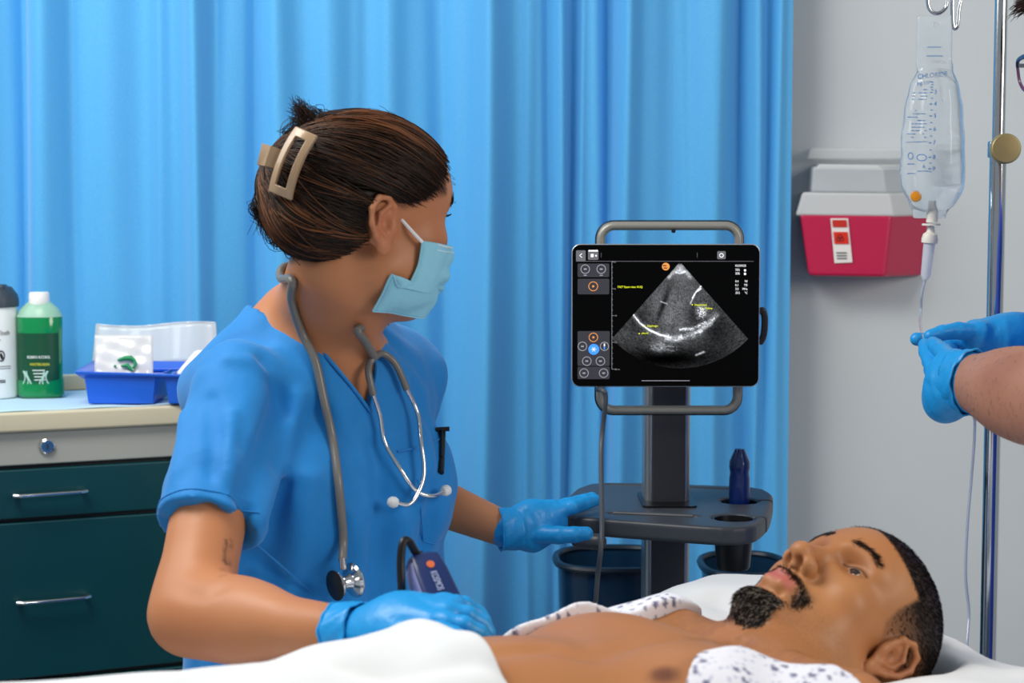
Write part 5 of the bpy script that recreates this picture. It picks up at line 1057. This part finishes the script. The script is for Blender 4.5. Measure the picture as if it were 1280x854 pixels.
# face mask
mask = thing('face_mask', 'pale blue pleated surgical mask worn by the nurse', 'face mask', at(515, 345, 2.08))
near = [(528, 301), (526, 316), (523, 331), (516, 344), (505, 353), (492, 350), (483, 340), (477, 362), (466, 389)]
frnt = [(558, 309), (557, 322), (554, 334), (552, 345), (549, 355), (545, 363), (541, 371), (533, 381), (516, 390)]
Yn, Yf = NH.w((.03, -.066, -.05))[1], NH.w((.115, 0, -.05))[1]
rows = []
for i, (a, b_) in enumerate(zip(near, frnt)):
    A, Bp = at(*a, Yn - .004 + (.006 if i in (4, 5) else 0)), at(*b_, Yf); la, lb = NH.loc(A), NH.loc(Bp); lb[1] = 0.; lc = la * np.array([1, -1, 1]); row = []
    ctrl1 = np.array([lb[0] + .002, la[1] * .62, (la[2] + lb[2]) / 2]); pl = .0016 * (1 if i % 2 else -1)
    for t in np.linspace(-1, 1, 41):
        q = abs(t); base = (1 - q) ** 2 * lb + 2 * q * (1 - q) * ctrl1 + q * q * la
        if t > 0: base = base * np.array([1, -1, 1])
        row.append(NH.w(base + np.array([pl * (1 - q ** 6), 0, 0])))
    rows.append(row)
rows = np.array(rows)
for _ in range(6):
    R_q = rows.reshape(-1, 3); e_ = NS.eval(R_q); R_q = R_q + NS.normal(R_q, .004) * np.maximum(.0045 - e_, 0)[:, None] * .8; rows = R_q.reshape(rows.shape)
rows = np.array(rows); fine = np.stack([np.array(catmull([rows[i, j] for i in range(len(rows))], 5)) for j in range(rows.shape[1])], 1)
M_mask = mat('mask_blue', '#8ccbe0', .75, bump=[(700, .2, .0004), (60, .3, .003)]); mp_ = grid('mask_panel', fine, M_mask, mask, .0014)
MB().tube(fine[1][3:-3], .0016, 6).tube(fine[3][3:-3], .0011, 6).build('nose_wire_seam', mat('mask_edge', '#bfe0ea', .7), mask)
MB().tube(fine[-1], .0012, 6).tube(fine[:, 0], .0012, 6).tube(fine[:, -1], .0012, 6).build('edge_binding', MATS['mask_blue'], mask)
M_strap = mat('strap_white', '#e9ebec', .7)
e1 = [at(528, 303, Yn - .005), at(512, 286, Yn - .008), at(496, 268, Yn - .006), at(489, 262, Yn + .005)]; e2 = [at(484, 340, Yn - .006), at(479, 328, Yn - .004), at(475, 316, Yn - .003), at(472, 308, Yn + .008)]
MB().tube(catmull(e1, 5), .0021, 8).build('ear_loop', M_strap, mask); MB().tube(catmull(e2, 5), .0021, 8).build('ear_loop', M_strap, mask)
def outp(L_p):
    Q = np.array(L_p); e_ = NS.eval(Q); return list(Q + NS.normal(Q, .004) * np.maximum(.003 - e_, 0)[:, None])
for _ in range(4): e1, e2 = outp(e1), outp(e2)
def mir(p): return NH.w(NH.loc(p) * np.array([1, -1, 1]))
MB().tube(catmull([mir(p) for p in e1], 5), .0021, 8).build('ear_loop', M_strap, mask); MB().tube(catmull([mir(p) for p in e2], 5), .0021, 8).build('ear_loop', M_strap, mask)

# stethoscope round the neck
ste = thing('stethoscope', 'grey tubed stethoscope with chrome chest piece hanging round the nurse neck', 'stethoscope', NT.w((.05, -.08, -.1)))
M_st = mat('steth_tube', '#6c6a66', .38, coat=.2)
NG = Solid(); NG.ops = NS.ops + [o for o in G.ops if o[0] == 0]
def on(x, y, off=.005): 
    p = Gfull.pix(x, y, 1.6); q = NS.pix(x, y, 1.6); r_ = p if p[1] < q[1] else q; S2 = Gfull if p[1] < q[1] else NS; return r_ + S2.normal(r_[None])[0] * off
def nape(ang, z): 
    A_n, B_n = NT.w((-.025, 0, .0)), NH.w((-.03, 0, -.05)); o = A_n + (B_n - A_n) * z; d_ = NT.d((math.cos(ang), math.sin(ang), 0)); r_ = NS.drop(o + d_ * .14, -d_); return (r_ if r_ is not None else o + d_ * .058) + d_ * .004
path = [nape(math.radians(160), 1.0), nape(math.radians(200), .98), nape(math.radians(235), .85), at(366, 340, 2.10)] + [on(x, y, .006) for x, y in ((369, 372), (380, 412), (393, 452), (404, 500), (412, 550), (419, 600), (425, 640), (427, 672))]
path[3] = NS.pix(369, 350, 1.7) + np.array([-.003, -.006, 0])
hang = path[-1] + np.array([0, -.02, -.03])
MB().tube(catmull(path + [at(428, 700, path[-1][1] - .012)], 8), .0052, 12).build('tube', M_st, ste)
cpY = path[-1][1] - .016; c0 = at(433, 728, cpY); c1 = np.array([-.78, -.62, -.12])
MB().tube([at(428, 698, cpY + .002), at(429, 712, cpY)], .0042, 12).build('stem', M_chrome, ste)
kk = cpY / FPX; ca = nrm(c1)
MB().lathe(c0 - ca * .012, [(0, 0), (.0205, .0), (.0215, .002), (.0195, .005), (.010, .008), (.0085, .013), (.0085, .017), (.0125, .021), (.0165, .024), (.017, .027), (.015, .0275), (0, .0265)], 36, ca).build('chest_piece', M_chrome, ste)
MB().lathe(c0 + ca * .0145, [(.0168, 0), (.0182, .0008), (.0182, .0022), (.016, .003)], 36, ca).build('bell_rim', M_black, ste)
far = [nape(math.radians(160), 1.0), nape(math.radians(130), .9), nape(math.radians(95), .5), nape(math.radians(50), .25)] + [on(x, y, .006) for x, y in ((447, 406), (455, 424))] 
yk = on(463, 444, .007); MB().tube(catmull(far + [yk], 8), .0052, 12).build('tube', M_st, ste)
bL = [yk, on(456, 452, .009), on(454, 470, .011), on(459, 494, .012)]; bR_ = [yk, on(474, 445, .009), on(488, 458, .011), on(500, 488, .012)]
MB().tube(catmull(bL, 8), .0044, 12).tube(catmull(bR_, 8), .0044, 12).build('yoke', M_st, ste)
mL = [bL[-1]] + [on(x, y, .013) for x, y in ((468, 520), (480, 556), (498, 592), (514, 612))] + [on(528, 619, .016), on(538, 613, .02)]; mR = [bR_[-1]] + [on(x, y, .016) for x, y in ((510, 520), (519, 560), (520, 595), (515, 615))] + [on(505, 626, .02), on(495, 624, .02)]
MB().tube(catmull(mL, 8), .0027, 12).build('ear_tube', M_chrome, ste); MB().tube(catmull(mR, 8), .0027, 12).build('ear_tube', M_chrome, ste)
for m_ in (mL, mR):
    a = nrm(m_[-1] - m_[-2]); MB().lathe(m_[-1] - a * .001, [(0, 0), (.0048, .001), (.0070, .005), (.0066, .010), (.0035, .0135), (0, .014)], 20, a).build('ear_tip', mat('ear_tip_white', '#d5d8da', .4), ste)

# gloves
M_glove = mat('nitrile_glove', '#1893d8', .42, spec=.5, bump=[(120, .30, .002, (1, 1, 1)), (45, .35, .005, (1.6, 1, .5))], coat=.05)
def hand(name, parent, palm, fingers, wrist, h=.0018, knuckles=(), wr=()):
    S = Solid()
    for p, k in palm: S.add(p, k)
    for f in fingers:
        pts = [at(*q[:3]) for q in f]; r_ = [q[3] for q in f]
        for a, b_, ra, rb in zip(pts[:-1], pts[1:], r_[:-1], r_[1:]): S.add(cap(a, b_, ra, rb), .0028)
    for q in knuckles: S.add(ell((0, 0, 0), (q[3],) * 3, Frame(at(*q[:3]), EX, EY, EZ)), .006)
    for c, rr, n in wrist: S.disp(*c) if False else None
    for pts, w_, a in wr: S.crease([at(*p) for p in pts], w_, a)
    lo = np.min([o[1][1] for o in S.ops if o[0] == 0], 0) - .008; hi = np.max([o[1][2] for o in S.ops if o[0] == 0], 0) + .008
    return S, sculpt(name, S, [(lo, hi, h, None)], M_glove, parent)
def cuff(a, b_, ra, rb, par, flare=.003, seed=0, u=(0, 0, 1)):
    t = nrm(b_ - a); u = nrm(np.array(u) - t * (np.array(u) @ t)); v = np.cross(t, u); R = []
    for k, s in enumerate(np.linspace(0, 1, 9)):
        ru, rv = ra[0] + (rb[0] - ra[0]) * s, ra[1] + (rb[1] - ra[1]) * s; R.append([a + (b_ - a) * s + (1 + .035 * math.sin(5 * q + seed + 4 * s) + .03 * math.sin(11 * q + 9 * s)) * (math.cos(q) * u * ru + math.sin(q) * v * rv) for q in np.linspace(0, 2 * PI, 48, endpoint=False)])
    o = MB().rings(R, cap=False).build('glove_cuff', M_glove, par); m = o.modifiers.new('t', 'SOLIDIFY'); m.thickness = .0012
    MB().tube(R[0], .0014, 6, closed=True).build('cuff_roll', M_glove, o); return o
YR = 1.69
S_, gR = hand('glove', nurse, [(ecap(at(445, 791, 1.715), at(498, 785, 1.69), (.024, .027), (.028, .032), (0, 0, 1)), .02), (ecap(at(498, 784, 1.69), at(552, 776, 1.665), (.026, .038), (.0165, .043), (0, -.35, 1)), .03)],
    [[(552, 756, 1.70, .0105), (580, 757, 1.71, .0092), (598, 768, 1.715, .0082), (606, 777, 1.71, .0072)],
     [(554, 767, 1.668, .0108), (584, 769, 1.668, .0094), (603, 780, 1.672, .0084), (611, 791, 1.67, .0072)],
     [(552, 779, 1.638, .0104), (580, 782, 1.632, .0092), (598, 791, 1.636, .0082), (606, 800, 1.64, .0072)],
     [(546, 790, 1.612, .0096), (568, 794, 1.605, .0084), (584, 801, 1.61, .0074), (592, 808, 1.615, .0066)],
     [(490, 778, 1.72, .014), (522, 765, 1.745, .0115), (548, 770, 1.755, .0095), (556, 776, 1.755, .0085)]], [], knuckles=[(556, 757, 1.70, .0118), (558, 768, 1.668, .0122), (556, 780, 1.638, .0118), (550, 791, 1.612, .0105)],
    wr=[([(470, 768, 1.68), (500, 778, 1.655), (540, 776, 1.63)], .006, -.002), ([(452, 776, 1.69), (456, 800, 1.69)], .004, -.0015), ([(462, 774, 1.68), (468, 798, 1.68)], .004, .0015), ([(520, 752, 1.68), (545, 760, 1.66)], .005, -.0015), ([(505, 762, 1.67), (545, 768, 1.645)], .006, .002)])
cuff(at(424, 792, 1.727), at(455, 789, 1.709), (.0295, .031), (.0285, .031), gR, seed=1)
YL = 2.45
S_, gL = hand('glove', nurse, [(ecap(at(632, 662, 2.44), at(664, 658, 2.45), (.026, .026), (.034, .022), (0, 0, 1)), .02), (ecap(at(664, 657, 2.45), at(694, 650, 2.46), (.033, .022), (.030, .018), (0, 0, 1)), .02)],
    [[(692, 640, 2.455, .0115), (716, 634, 2.46, .0105), (732, 629, 2.475, .0095), (744, 625.5, 2.49, .0085)], [(690, 638, 2.48, .0115), (714, 631, 2.50, .0105), (730, 626, 2.515, .0095), (740, 622, 2.53, .0082)],
     [(686, 639, 2.50, .011), (708, 631, 2.535, .010), (722, 627, 2.555, .0088), (730, 624, 2.57, .008)], [(682, 641, 2.52, .010), (700, 633, 2.55, .009), (712, 629, 2.57, .008)],
     [(672, 668, 2.435, .0135), (698, 669, 2.425, .0125), (718, 668.5, 2.42, .0112), (733, 667, 2.42, .0098)]], [], knuckles=[(694, 642, 2.455, .0125)],
    wr=[([(660, 640, 2.43), (668, 655, 2.42), (664, 675, 2.43)], .004, -.0015), ([(675, 640, 2.43), (684, 652, 2.425), (690, 660, 2.43)], .0035, -.0015), ([(648, 645, 2.42), (654, 660, 2.415), (650, 680, 2.42)], .004, .0016), ([(640, 646, 2.42), (643, 662, 2.415), (641, 680, 2.42)], .0035, -.0014)])
cuff(at(625, 662, 2.438), at(652, 660, 2.444), (.0300, .028), (.029, .028), gL, seed=3)
# scanning probe under the palm
prb = thing('ultrasound_probe', 'navy handheld ultrasound probe held under the gloved palm on the belly', 'probe', at(548, 775, 1.72))
pa, pb_ = at(527, 700, 1.755), at(556, 768, 1.715); pax = nrm(pb_ - pa); pr = nrm(np.array([1, .35, 0]) - pax * (np.array([1, .35, 0]) @ pax)); pn_ = np.cross(pr, pax); pn_ = pn_ if pn_[1] < 0 else -pn_
kx = 1.74 / FPX; LP_ = np.linalg.norm(pb_ - pa)
MB().rings([rrect(pa + pax * LP_ * t, pr, pn_, wd * kx, dpt, .006, 4) for t, wd, dpt in ((-.05, 30, .016), (.02, 42, .024), (.3, 47, .028), (.8, 50, .028), (1.0, 46, .026))]).build('probe_shell', mat('probe_navy', '#10275c', .4, coat=.2), prb)
MB().rings([rrect(pa + pax * LP_ * t - pr * (wd / 2 - 3.5) * kx, pr, pn_, 10 * kx, .0235, .004, 4) for t, wd in ((.12, 44), (.3, 48), (.8, 51))]).build('side_grip', mat('probe_mauve', '#6a6f9c', .45), prb)
fc_ = pa + pn_ * .0145 + pr * .002
MB().lathe(pa + pax * LP_ * .23 + pn_ * .0125 + pr * .001, [(0, 0), (.0042, 0), (.0042, .002), (0, .002)], 20, pn_).build('emblem', mat('emblem_orange', '#d0683e', .5), prb)
text('lettering', 'KOSMOS', pa + pax * LP_ * .36 + pn_ * .0145 - pr * .003, pax, pr, .0075, mat('probe_ink', '#b4bddc', .5), prb, squeeze=.55)
MB().tube(catmull([pa - pax * .003, at(519, 690, 1.75), at(511, 677, 1.745), at(504, 678, 1.74), at(501, 700, 1.735), at(502, 735, 1.73), at(504, 765, 1.74), at(500, 800, 1.80)], 8), [.006] * 4 + [.0042] * 53, 10).build('probe_cable', M_black, prb)
# ------------------------------------------------------------------ the colleague at the drip, mostly beyond the frame
nur2 = thing('person', 'bearded arm of a colleague in royal blue scrubs adjusting the drip line beside the pole', 'person', (at(1420, 400, 2.33)[0], 2.33, 0))
nur2['label'] = 'colleague in royal blue scrubs and blue gloves adjusting the drip line by the pole'
q3 = Frame(at(1421, 300, 2.33), (-1, -.12, 0), (.12, -1, 0), EZ)     # faces the pole
H3 = Frame(at(1390, 94, 2.33), (-.98, -.18, -.1), (.18, -.98, 0), (-.1, -.02, 1.))
EN, WN3 = at(1345, 508, 1.90), at(1207, 477, 2.10); SN = q3.w((-.02, .17, -.02)); EF, WF = at(1420, 470, 2.42), at(1288, 420, 2.38); SF = q3.w((-.02, -.17, -.02))
PSol = Solid()
for p, k in [(ell((-.01, 0, -.14), (.10, .165, .19), q3), .03), (ell((.0, 0, -.40), (.105, .15, .2), q3), .06), (ell((-.01, 0, -.58), (.092, .155, .13), q3), .05)]: PSol.add(p, k)
for s in (1, -1):
    PSol.add(cap((-.02, s * .03, .04), (-.02, s * .16, -.01), .05, .055, q3), .04); PSol.add(cap((-.02, s * .085, -.62), (-.02, s * .09, -1.25), .09, .05, q3), .04)
PSol.add(cap(q3.w((-.02, 0, 0)), H3.w((-.03, 0, -.05)), .062, .06), .03)
PSol.add(cap(SN, EN, .055, .052), .03); PSol.add(ecap(EN, WN3, (.056, .050), (.034, .026), (0, 0, 1)), .02); PSol.add(cap(SF, EF, .055, .048), .03); PSol.add(ecap(EF, WF, (.045, .042), (.030, .025), (0, 0, 1)), .02)
fm = EN + (WN3 - EN) * .42; ax3 = nrm(WN3 - EN); PSol.add(ell((0, 0, 0), (.085, .047, .050), Frame(fm, ax3, np.cross(UP, ax3), np.cross(ax3, np.cross(UP, ax3)))), .03)
PSol.crease([at(1236, 452, 2.0), at(1250, 440, 1.98), at(1270, 428, 1.97)], .006, -.003); PSol.crease([at(1222, 470, 2.03), at(1226, 500, 2.03), at(1236, 520, 2.03)], .006, .003); PSol.crease([at(1212, 450, 2.05), at(1219, 478, 2.04), at(1225, 505, 2.05)], .004, -.0018)
head(PSol, H3, jaw=1.1)
def col3(V):
    C = np.tile(np.array(lin('#a87660')), (len(V), 1)); C = mixc(C, '#8d5a48', .5 * sst(vnoise(V, 90, 2), -.2, 1)); C = mixc(C, '#bb8d78', .4 * sst(vnoise(V, 45, 4), 0, 1)); return C
h0 = H3.w((0, 0, .01)) - .17; h1_ = H3.w((0, 0, .01)) + .17; h0[2] = H3.w((0, 0, -.115))[2]
b3 = sculpt('body', PSol, [(h0, h1_, .0024, None), (np.array([.5, 1.70, .2]), np.array([1.25, 2.75, h0[2] + .005]), .006, None)], skin('colleague_skin', .5), nur2, col3)
V3 = np.zeros(len(b3.data.vertices) * 3, np.float32); b3.data.vertices.foreach_get('co', V3); V3 = V3.reshape(-1, 3).astype(float)
tpar = ((V3 - EN) @ ax3) / np.linalg.norm(WN3 - EN); dl = np.linalg.norm(V3 - EN - np.clip(tpar, 0, 1)[:, None] * (WN3 - EN), axis=1)
fuzz('arm_hair', PSol, V3, ((tpar > .1) & (tpar < .95) & (dl < .07)) * 1. + 1e-12, 700, .007, -ax3 * .5 + np.array([0, 0, -.8]), M_hair, nur2, ['#2a1c15', '#3b281e'], .0001, .35)
for s in (1, -1): eyeball(H3, s, nur2, (1, 0, -.2))
G3 = Solid()
for p, k in [(ell((-.01, 0, -.14), (.118, .185, .19), q3), .03), (ecap((.0, 0, -.2), (.0, 0, -.66), (.128, .18), (.108, .18), (1, 0, 0), q3), .05)]: G3.add(p, k)
for s, A, Bq in ((1, SN, EN), (-1, SF, EF)):
    G3.add(cap((-.02, s * .05, .03), (-.02, s * .16, -.01), .055, .062, q3), .04); G3.add(cap(A, A + (Bq - A) * .62, .066, .07), .035)
    e_ = A + (Bq - A) * .62; t_ = nrm(Bq - A); G3.sub(((lambda P, e_=e_, t_=t_: np.maximum(-((P - e_) @ t_), np.linalg.norm(P - e_, axis=-1) - .12)), e_ - .12, e_ + .12), .003)
G3.sub(ell((.05, 0, .06), (.09, .07, .09), q3), .004)
G3.disp(lambda P: .003 * np.sin(P @ np.array([40, 60, 12.]) + np.sin(P @ np.array([9, 20, 31.]))), (-3, 0, 0), (3, 5, 3))
z3_ = q3.w((0, 0, -.72))[2]; G3.cut(((lambda P: z3_ - P[..., 2]), None, None), .003)
M_royal = mat('royal_scrub', '#2f55c4', .75, sheen=.15, bump=[(24, .2, .01)])
sculpt('scrub_top', G3, [(np.array([.45, 1.75, z3_ - .02]), np.array([1.3, 2.8, q3.o[2] + .16]), .006, None)], M_royal, nur2)
T3 = Solid().add(ell((-.0, 0, -.68), (.104, .165, .11), q3), .03)
for s in (1, -1): T3.add(cap((-.01, s * .088, -.72), (-.02, s * .09, -1.36), .09, .075, q3), .04)
t3z = q3.w((0, 0, -1.38))[2]; T3.cut(((lambda P: np.maximum(t3z - P[..., 2], P[..., 2] - q3.w((0, 0, -.62))[2])), None, None), .003)
sculpt('scrub_trousers', T3, [(q3.w((0, 0, -1.0)) - np.array([.35, .35, .5]), q3.w((0, 0, -.6)) + np.array([.35, .35, .1]), .009, None)], M_royal, nur2)
for s in (1, -1):
    fo = q3.w((.03, s * .09, 0)); fo[2] = 0; q = Frame(fo, q3.R[:, 0], q3.R[:, 1], EZ); sh_ = Solid().add(ecap((-.07, 0, .045), (.11, 0, .035), (.040, .045), (.045, .034), (0, 1, 0), q), .02).add(cap((-.06, 0, .07), (-.055, 0, .13), .045, .05, q), .03)
    sh_.cut((lambda P: -P[..., 2], None, None), .002); sculpt('shoe', sh_, [(fo - np.array([.22, .22, .01]), fo + np.array([.22, .22, .2]), .007, None)], M_dark, nur2)
HS = Solid().add(ell((-.012, 0, .055), (.104, .084, .09), H3), .01).add(ell((.06, 0, .098), (.045, .06, .025), H3), .02)
HS.sub((lambda P: (lambda q: np.maximum(.035 + .0 * q[..., 0] - q[..., 0], q[..., 2] - .072) * -1. * 0 + np.maximum(.03 - q[..., 0], q[..., 2] - .074))(H3.loc(P)), H3.o - .25, H3.o + .25), .004)
HS.sub((lambda P: H3.loc(P)[..., 2] - .03 + .35 * (H3.loc(P)[..., 0] + .0), H3.o - .25, H3.o + .25), .004)
h3m = sculpt('hair', HS, [(H3.o - .2, H3.o + .2, .004, None)], M_hair, nur2, lambda V: np.tile(lin('#2b1a17'), (len(V), 1)))
rs = np.random.RandomState(3); pth = []
for _ in range(420):
    p = np.array([rs.uniform(.03, .105), rs.uniform(-.06, .06), .1]); d = nrm(p - np.array([0, 0, .05])); o = H3.w(p); 
    o = HS.drop(H3.w(np.array([0, 0, .05]) + d * .2), H3.d(-d)) 
    if o is None: continue
    L = rs.uniform(.012, .028); dd = H3.d(nrm(d * .6 + np.array([.9, rs.uniform(-.5, .5), rs.uniform(-.7, .3)]))); c = H3.d((rs.uniform(-.3, .3), rs.uniform(-.5, .5), -.6)); pth.append([o - dd * .002, o + dd * L * .35, o + dd * L * .7 + c * L * .15, o + dd * L * .9 + c * L * .45])
strands('hair_strands', np.array(pth), np.array([.0006, .0006, .0005, .0003]), np.tile(lin('#2e1c18'), (len(pth), 1)), M_hair, h3m, 3)
# glasses
gls = thing('glasses', 'navy and purple framed glasses worn by the colleague at the frame edge', 'glasses', at(1290, 90, 2.29))
M_nv, M_pp = mat('frame_navy', '#16224f', .25, coat=.5), mat('frame_purple', '#5a2750', .3, coat=.4)
for s in (1, -1):
    g = lambda a, b_: H3.w((.106 - .25 * abs(a - .0) ** 1.5 * 4 * .3, s * a, b_))
    up_ = [g(.010, .026), g(.014, .034), g(.034, .036), g(.056, .033), g(.060, .024)]; lo_ = [g(.060, .024), g(.056, .004), g(.040, -.008), g(.020, -.006), g(.012, .008), g(.010, .026)]
    MB().tube(catmull(up_, 6), .0026, 8, squash=1.5).build('brow_bar', M_nv, gls); MB().tube(catmull(lo_, 6), .0018, 8, squash=1.3).build('lens_rim', M_pp, gls)
    grid('lens', [[(np.array(a) * (1 - t) + np.array(b_) * t) for t in np.linspace(0, 1, 6)] for a, b_ in zip(catmull(up_, 3), catmull(lo_[::-1], 3)[2:])], mat('lens_clear', '#e8ecf0', .03, alpha=.12, coat=.5), gls)
    MB().tube(catmull([g(.060, .026), H3.w((.06, s * .078, .024)), H3.w((.0, s * .083, .022)), H3.w((-.03, s * .082, .0))], 6), .0018, 8, squash=1.6).build('temple', M_nv, gls)
MB().tube([H3.w((.1075, .011, .026)), H3.w((.110, 0, .028)), H3.w((.1075, -.011, .026))], .0018, 8).build('bridge', M_nv, gls)
# gloves on the line
S_, g1 = hand('glove', nur2, [(ecap(WN3 + ax3 * -.012, at(1190, 479, 2.135), (.037, .029), (.040, .030), (0, 0, 1)), .012), (ecap(at(1190, 481, 2.135), at(1181, 489, 2.19), (.038, .026), (.036, .024), (.4, 0, 1)), .02), (ell((0, 0, 0), (.020, .036, .030), Frame(at(1180, 496, 2.16), EX, EY, EZ)), .02)],
    [[(1172, 470, 2.19, .012), (1163, 452, 2.24, .0105), (1158, 440, 2.28, .0098), (1156, 431, 2.31, .0088)], [(1176, 490, 2.22, .0115), (1168, 478, 2.27, .0105), (1164, 462, 2.29, .0095), (1166, 452, 2.28, .0085)], [(1182, 503, 2.22, .0115), (1174, 496, 2.27, .0105), (1172, 480, 2.29, .0095), (1175, 468, 2.28, .0085)], [(1190, 514, 2.20, .0105), (1184, 511, 2.25, .0095), (1181, 498, 2.27, .0085)],
     [(1188, 452, 2.15, .0135), (1180, 441, 2.20, .0115), (1170, 433, 2.25, .0100), (1166, 429, 2.28, .0088)]], [],
    wr=[([(1176, 452, 2.10), (1182, 480, 2.09), (1196, 512, 2.10)], .005, -.0018), ([(1190, 446, 2.09), (1194, 470, 2.08), (1206, 508, 2.09)], .0045, .0018), ([(1164, 470, 2.12), (1170, 495, 2.11), (1186, 518, 2.12)], .005, .0016), ([(1160, 480, 2.13), (1180, 487, 2.10), (1200, 490, 2.09)], .005, -.0014)])
cuff(WN3 - ax3 * .016, WN3 + ax3 * .018, (.0395, .0315), (.0365, .0285), g1, seed=2)
S_, g2 = hand('glove', nur2, [(ecap(at(1288, 420, 2.38), at(1262, 424, 2.37), (.030, .026), (.028, .026), (0, 0, 1)), .015), (ecap(at(1262, 424, 2.37), at(1222, 421, 2.36), (.030, .026), (.024, .028), (0, 0, 1)), .03)],
    [[(1224, 416, 2.345, .0125), (1198, 413.5, 2.34, .0115), (1178, 416, 2.335, .0102), (1163, 420, 2.33, .0088)], [(1222, 425, 2.36, .012), (1195, 428, 2.37, .0108), (1180, 434, 2.365, .0098), (1192, 440, 2.355, .009)], [(1224, 430, 2.375, .012), (1200, 434, 2.385, .0108), (1188, 440, 2.38, .0098), (1200, 444, 2.37, .009)],
     [(1226, 434, 2.39, .011), (1208, 439, 2.395, .0098), (1204, 444, 2.39, .009)], [(1222, 426, 2.385, .0125), (1190, 424, 2.39, .0115), (1162, 426, 2.385, .0102), (1146, 424, 2.38, .0092)]], [], knuckles=[(1226, 414, 2.345, .0135)],
    wr=[([(1246, 404, 2.34), (1244, 420, 2.33)], .004, -.0014), ([(1258, 404, 2.345), (1262, 425, 2.335), (1256, 440, 2.34)], .0045, .0016), ([(1232, 405, 2.335), (1230, 425, 2.33)], .004, .0014), ([(1200, 406, 2.33), (1198, 420, 2.32)], .003, -.001)])
cuff(at(1292, 420, 2.382), at(1262, 423, 2.37), (.034, .029), (.033, .029), g2, seed=4)
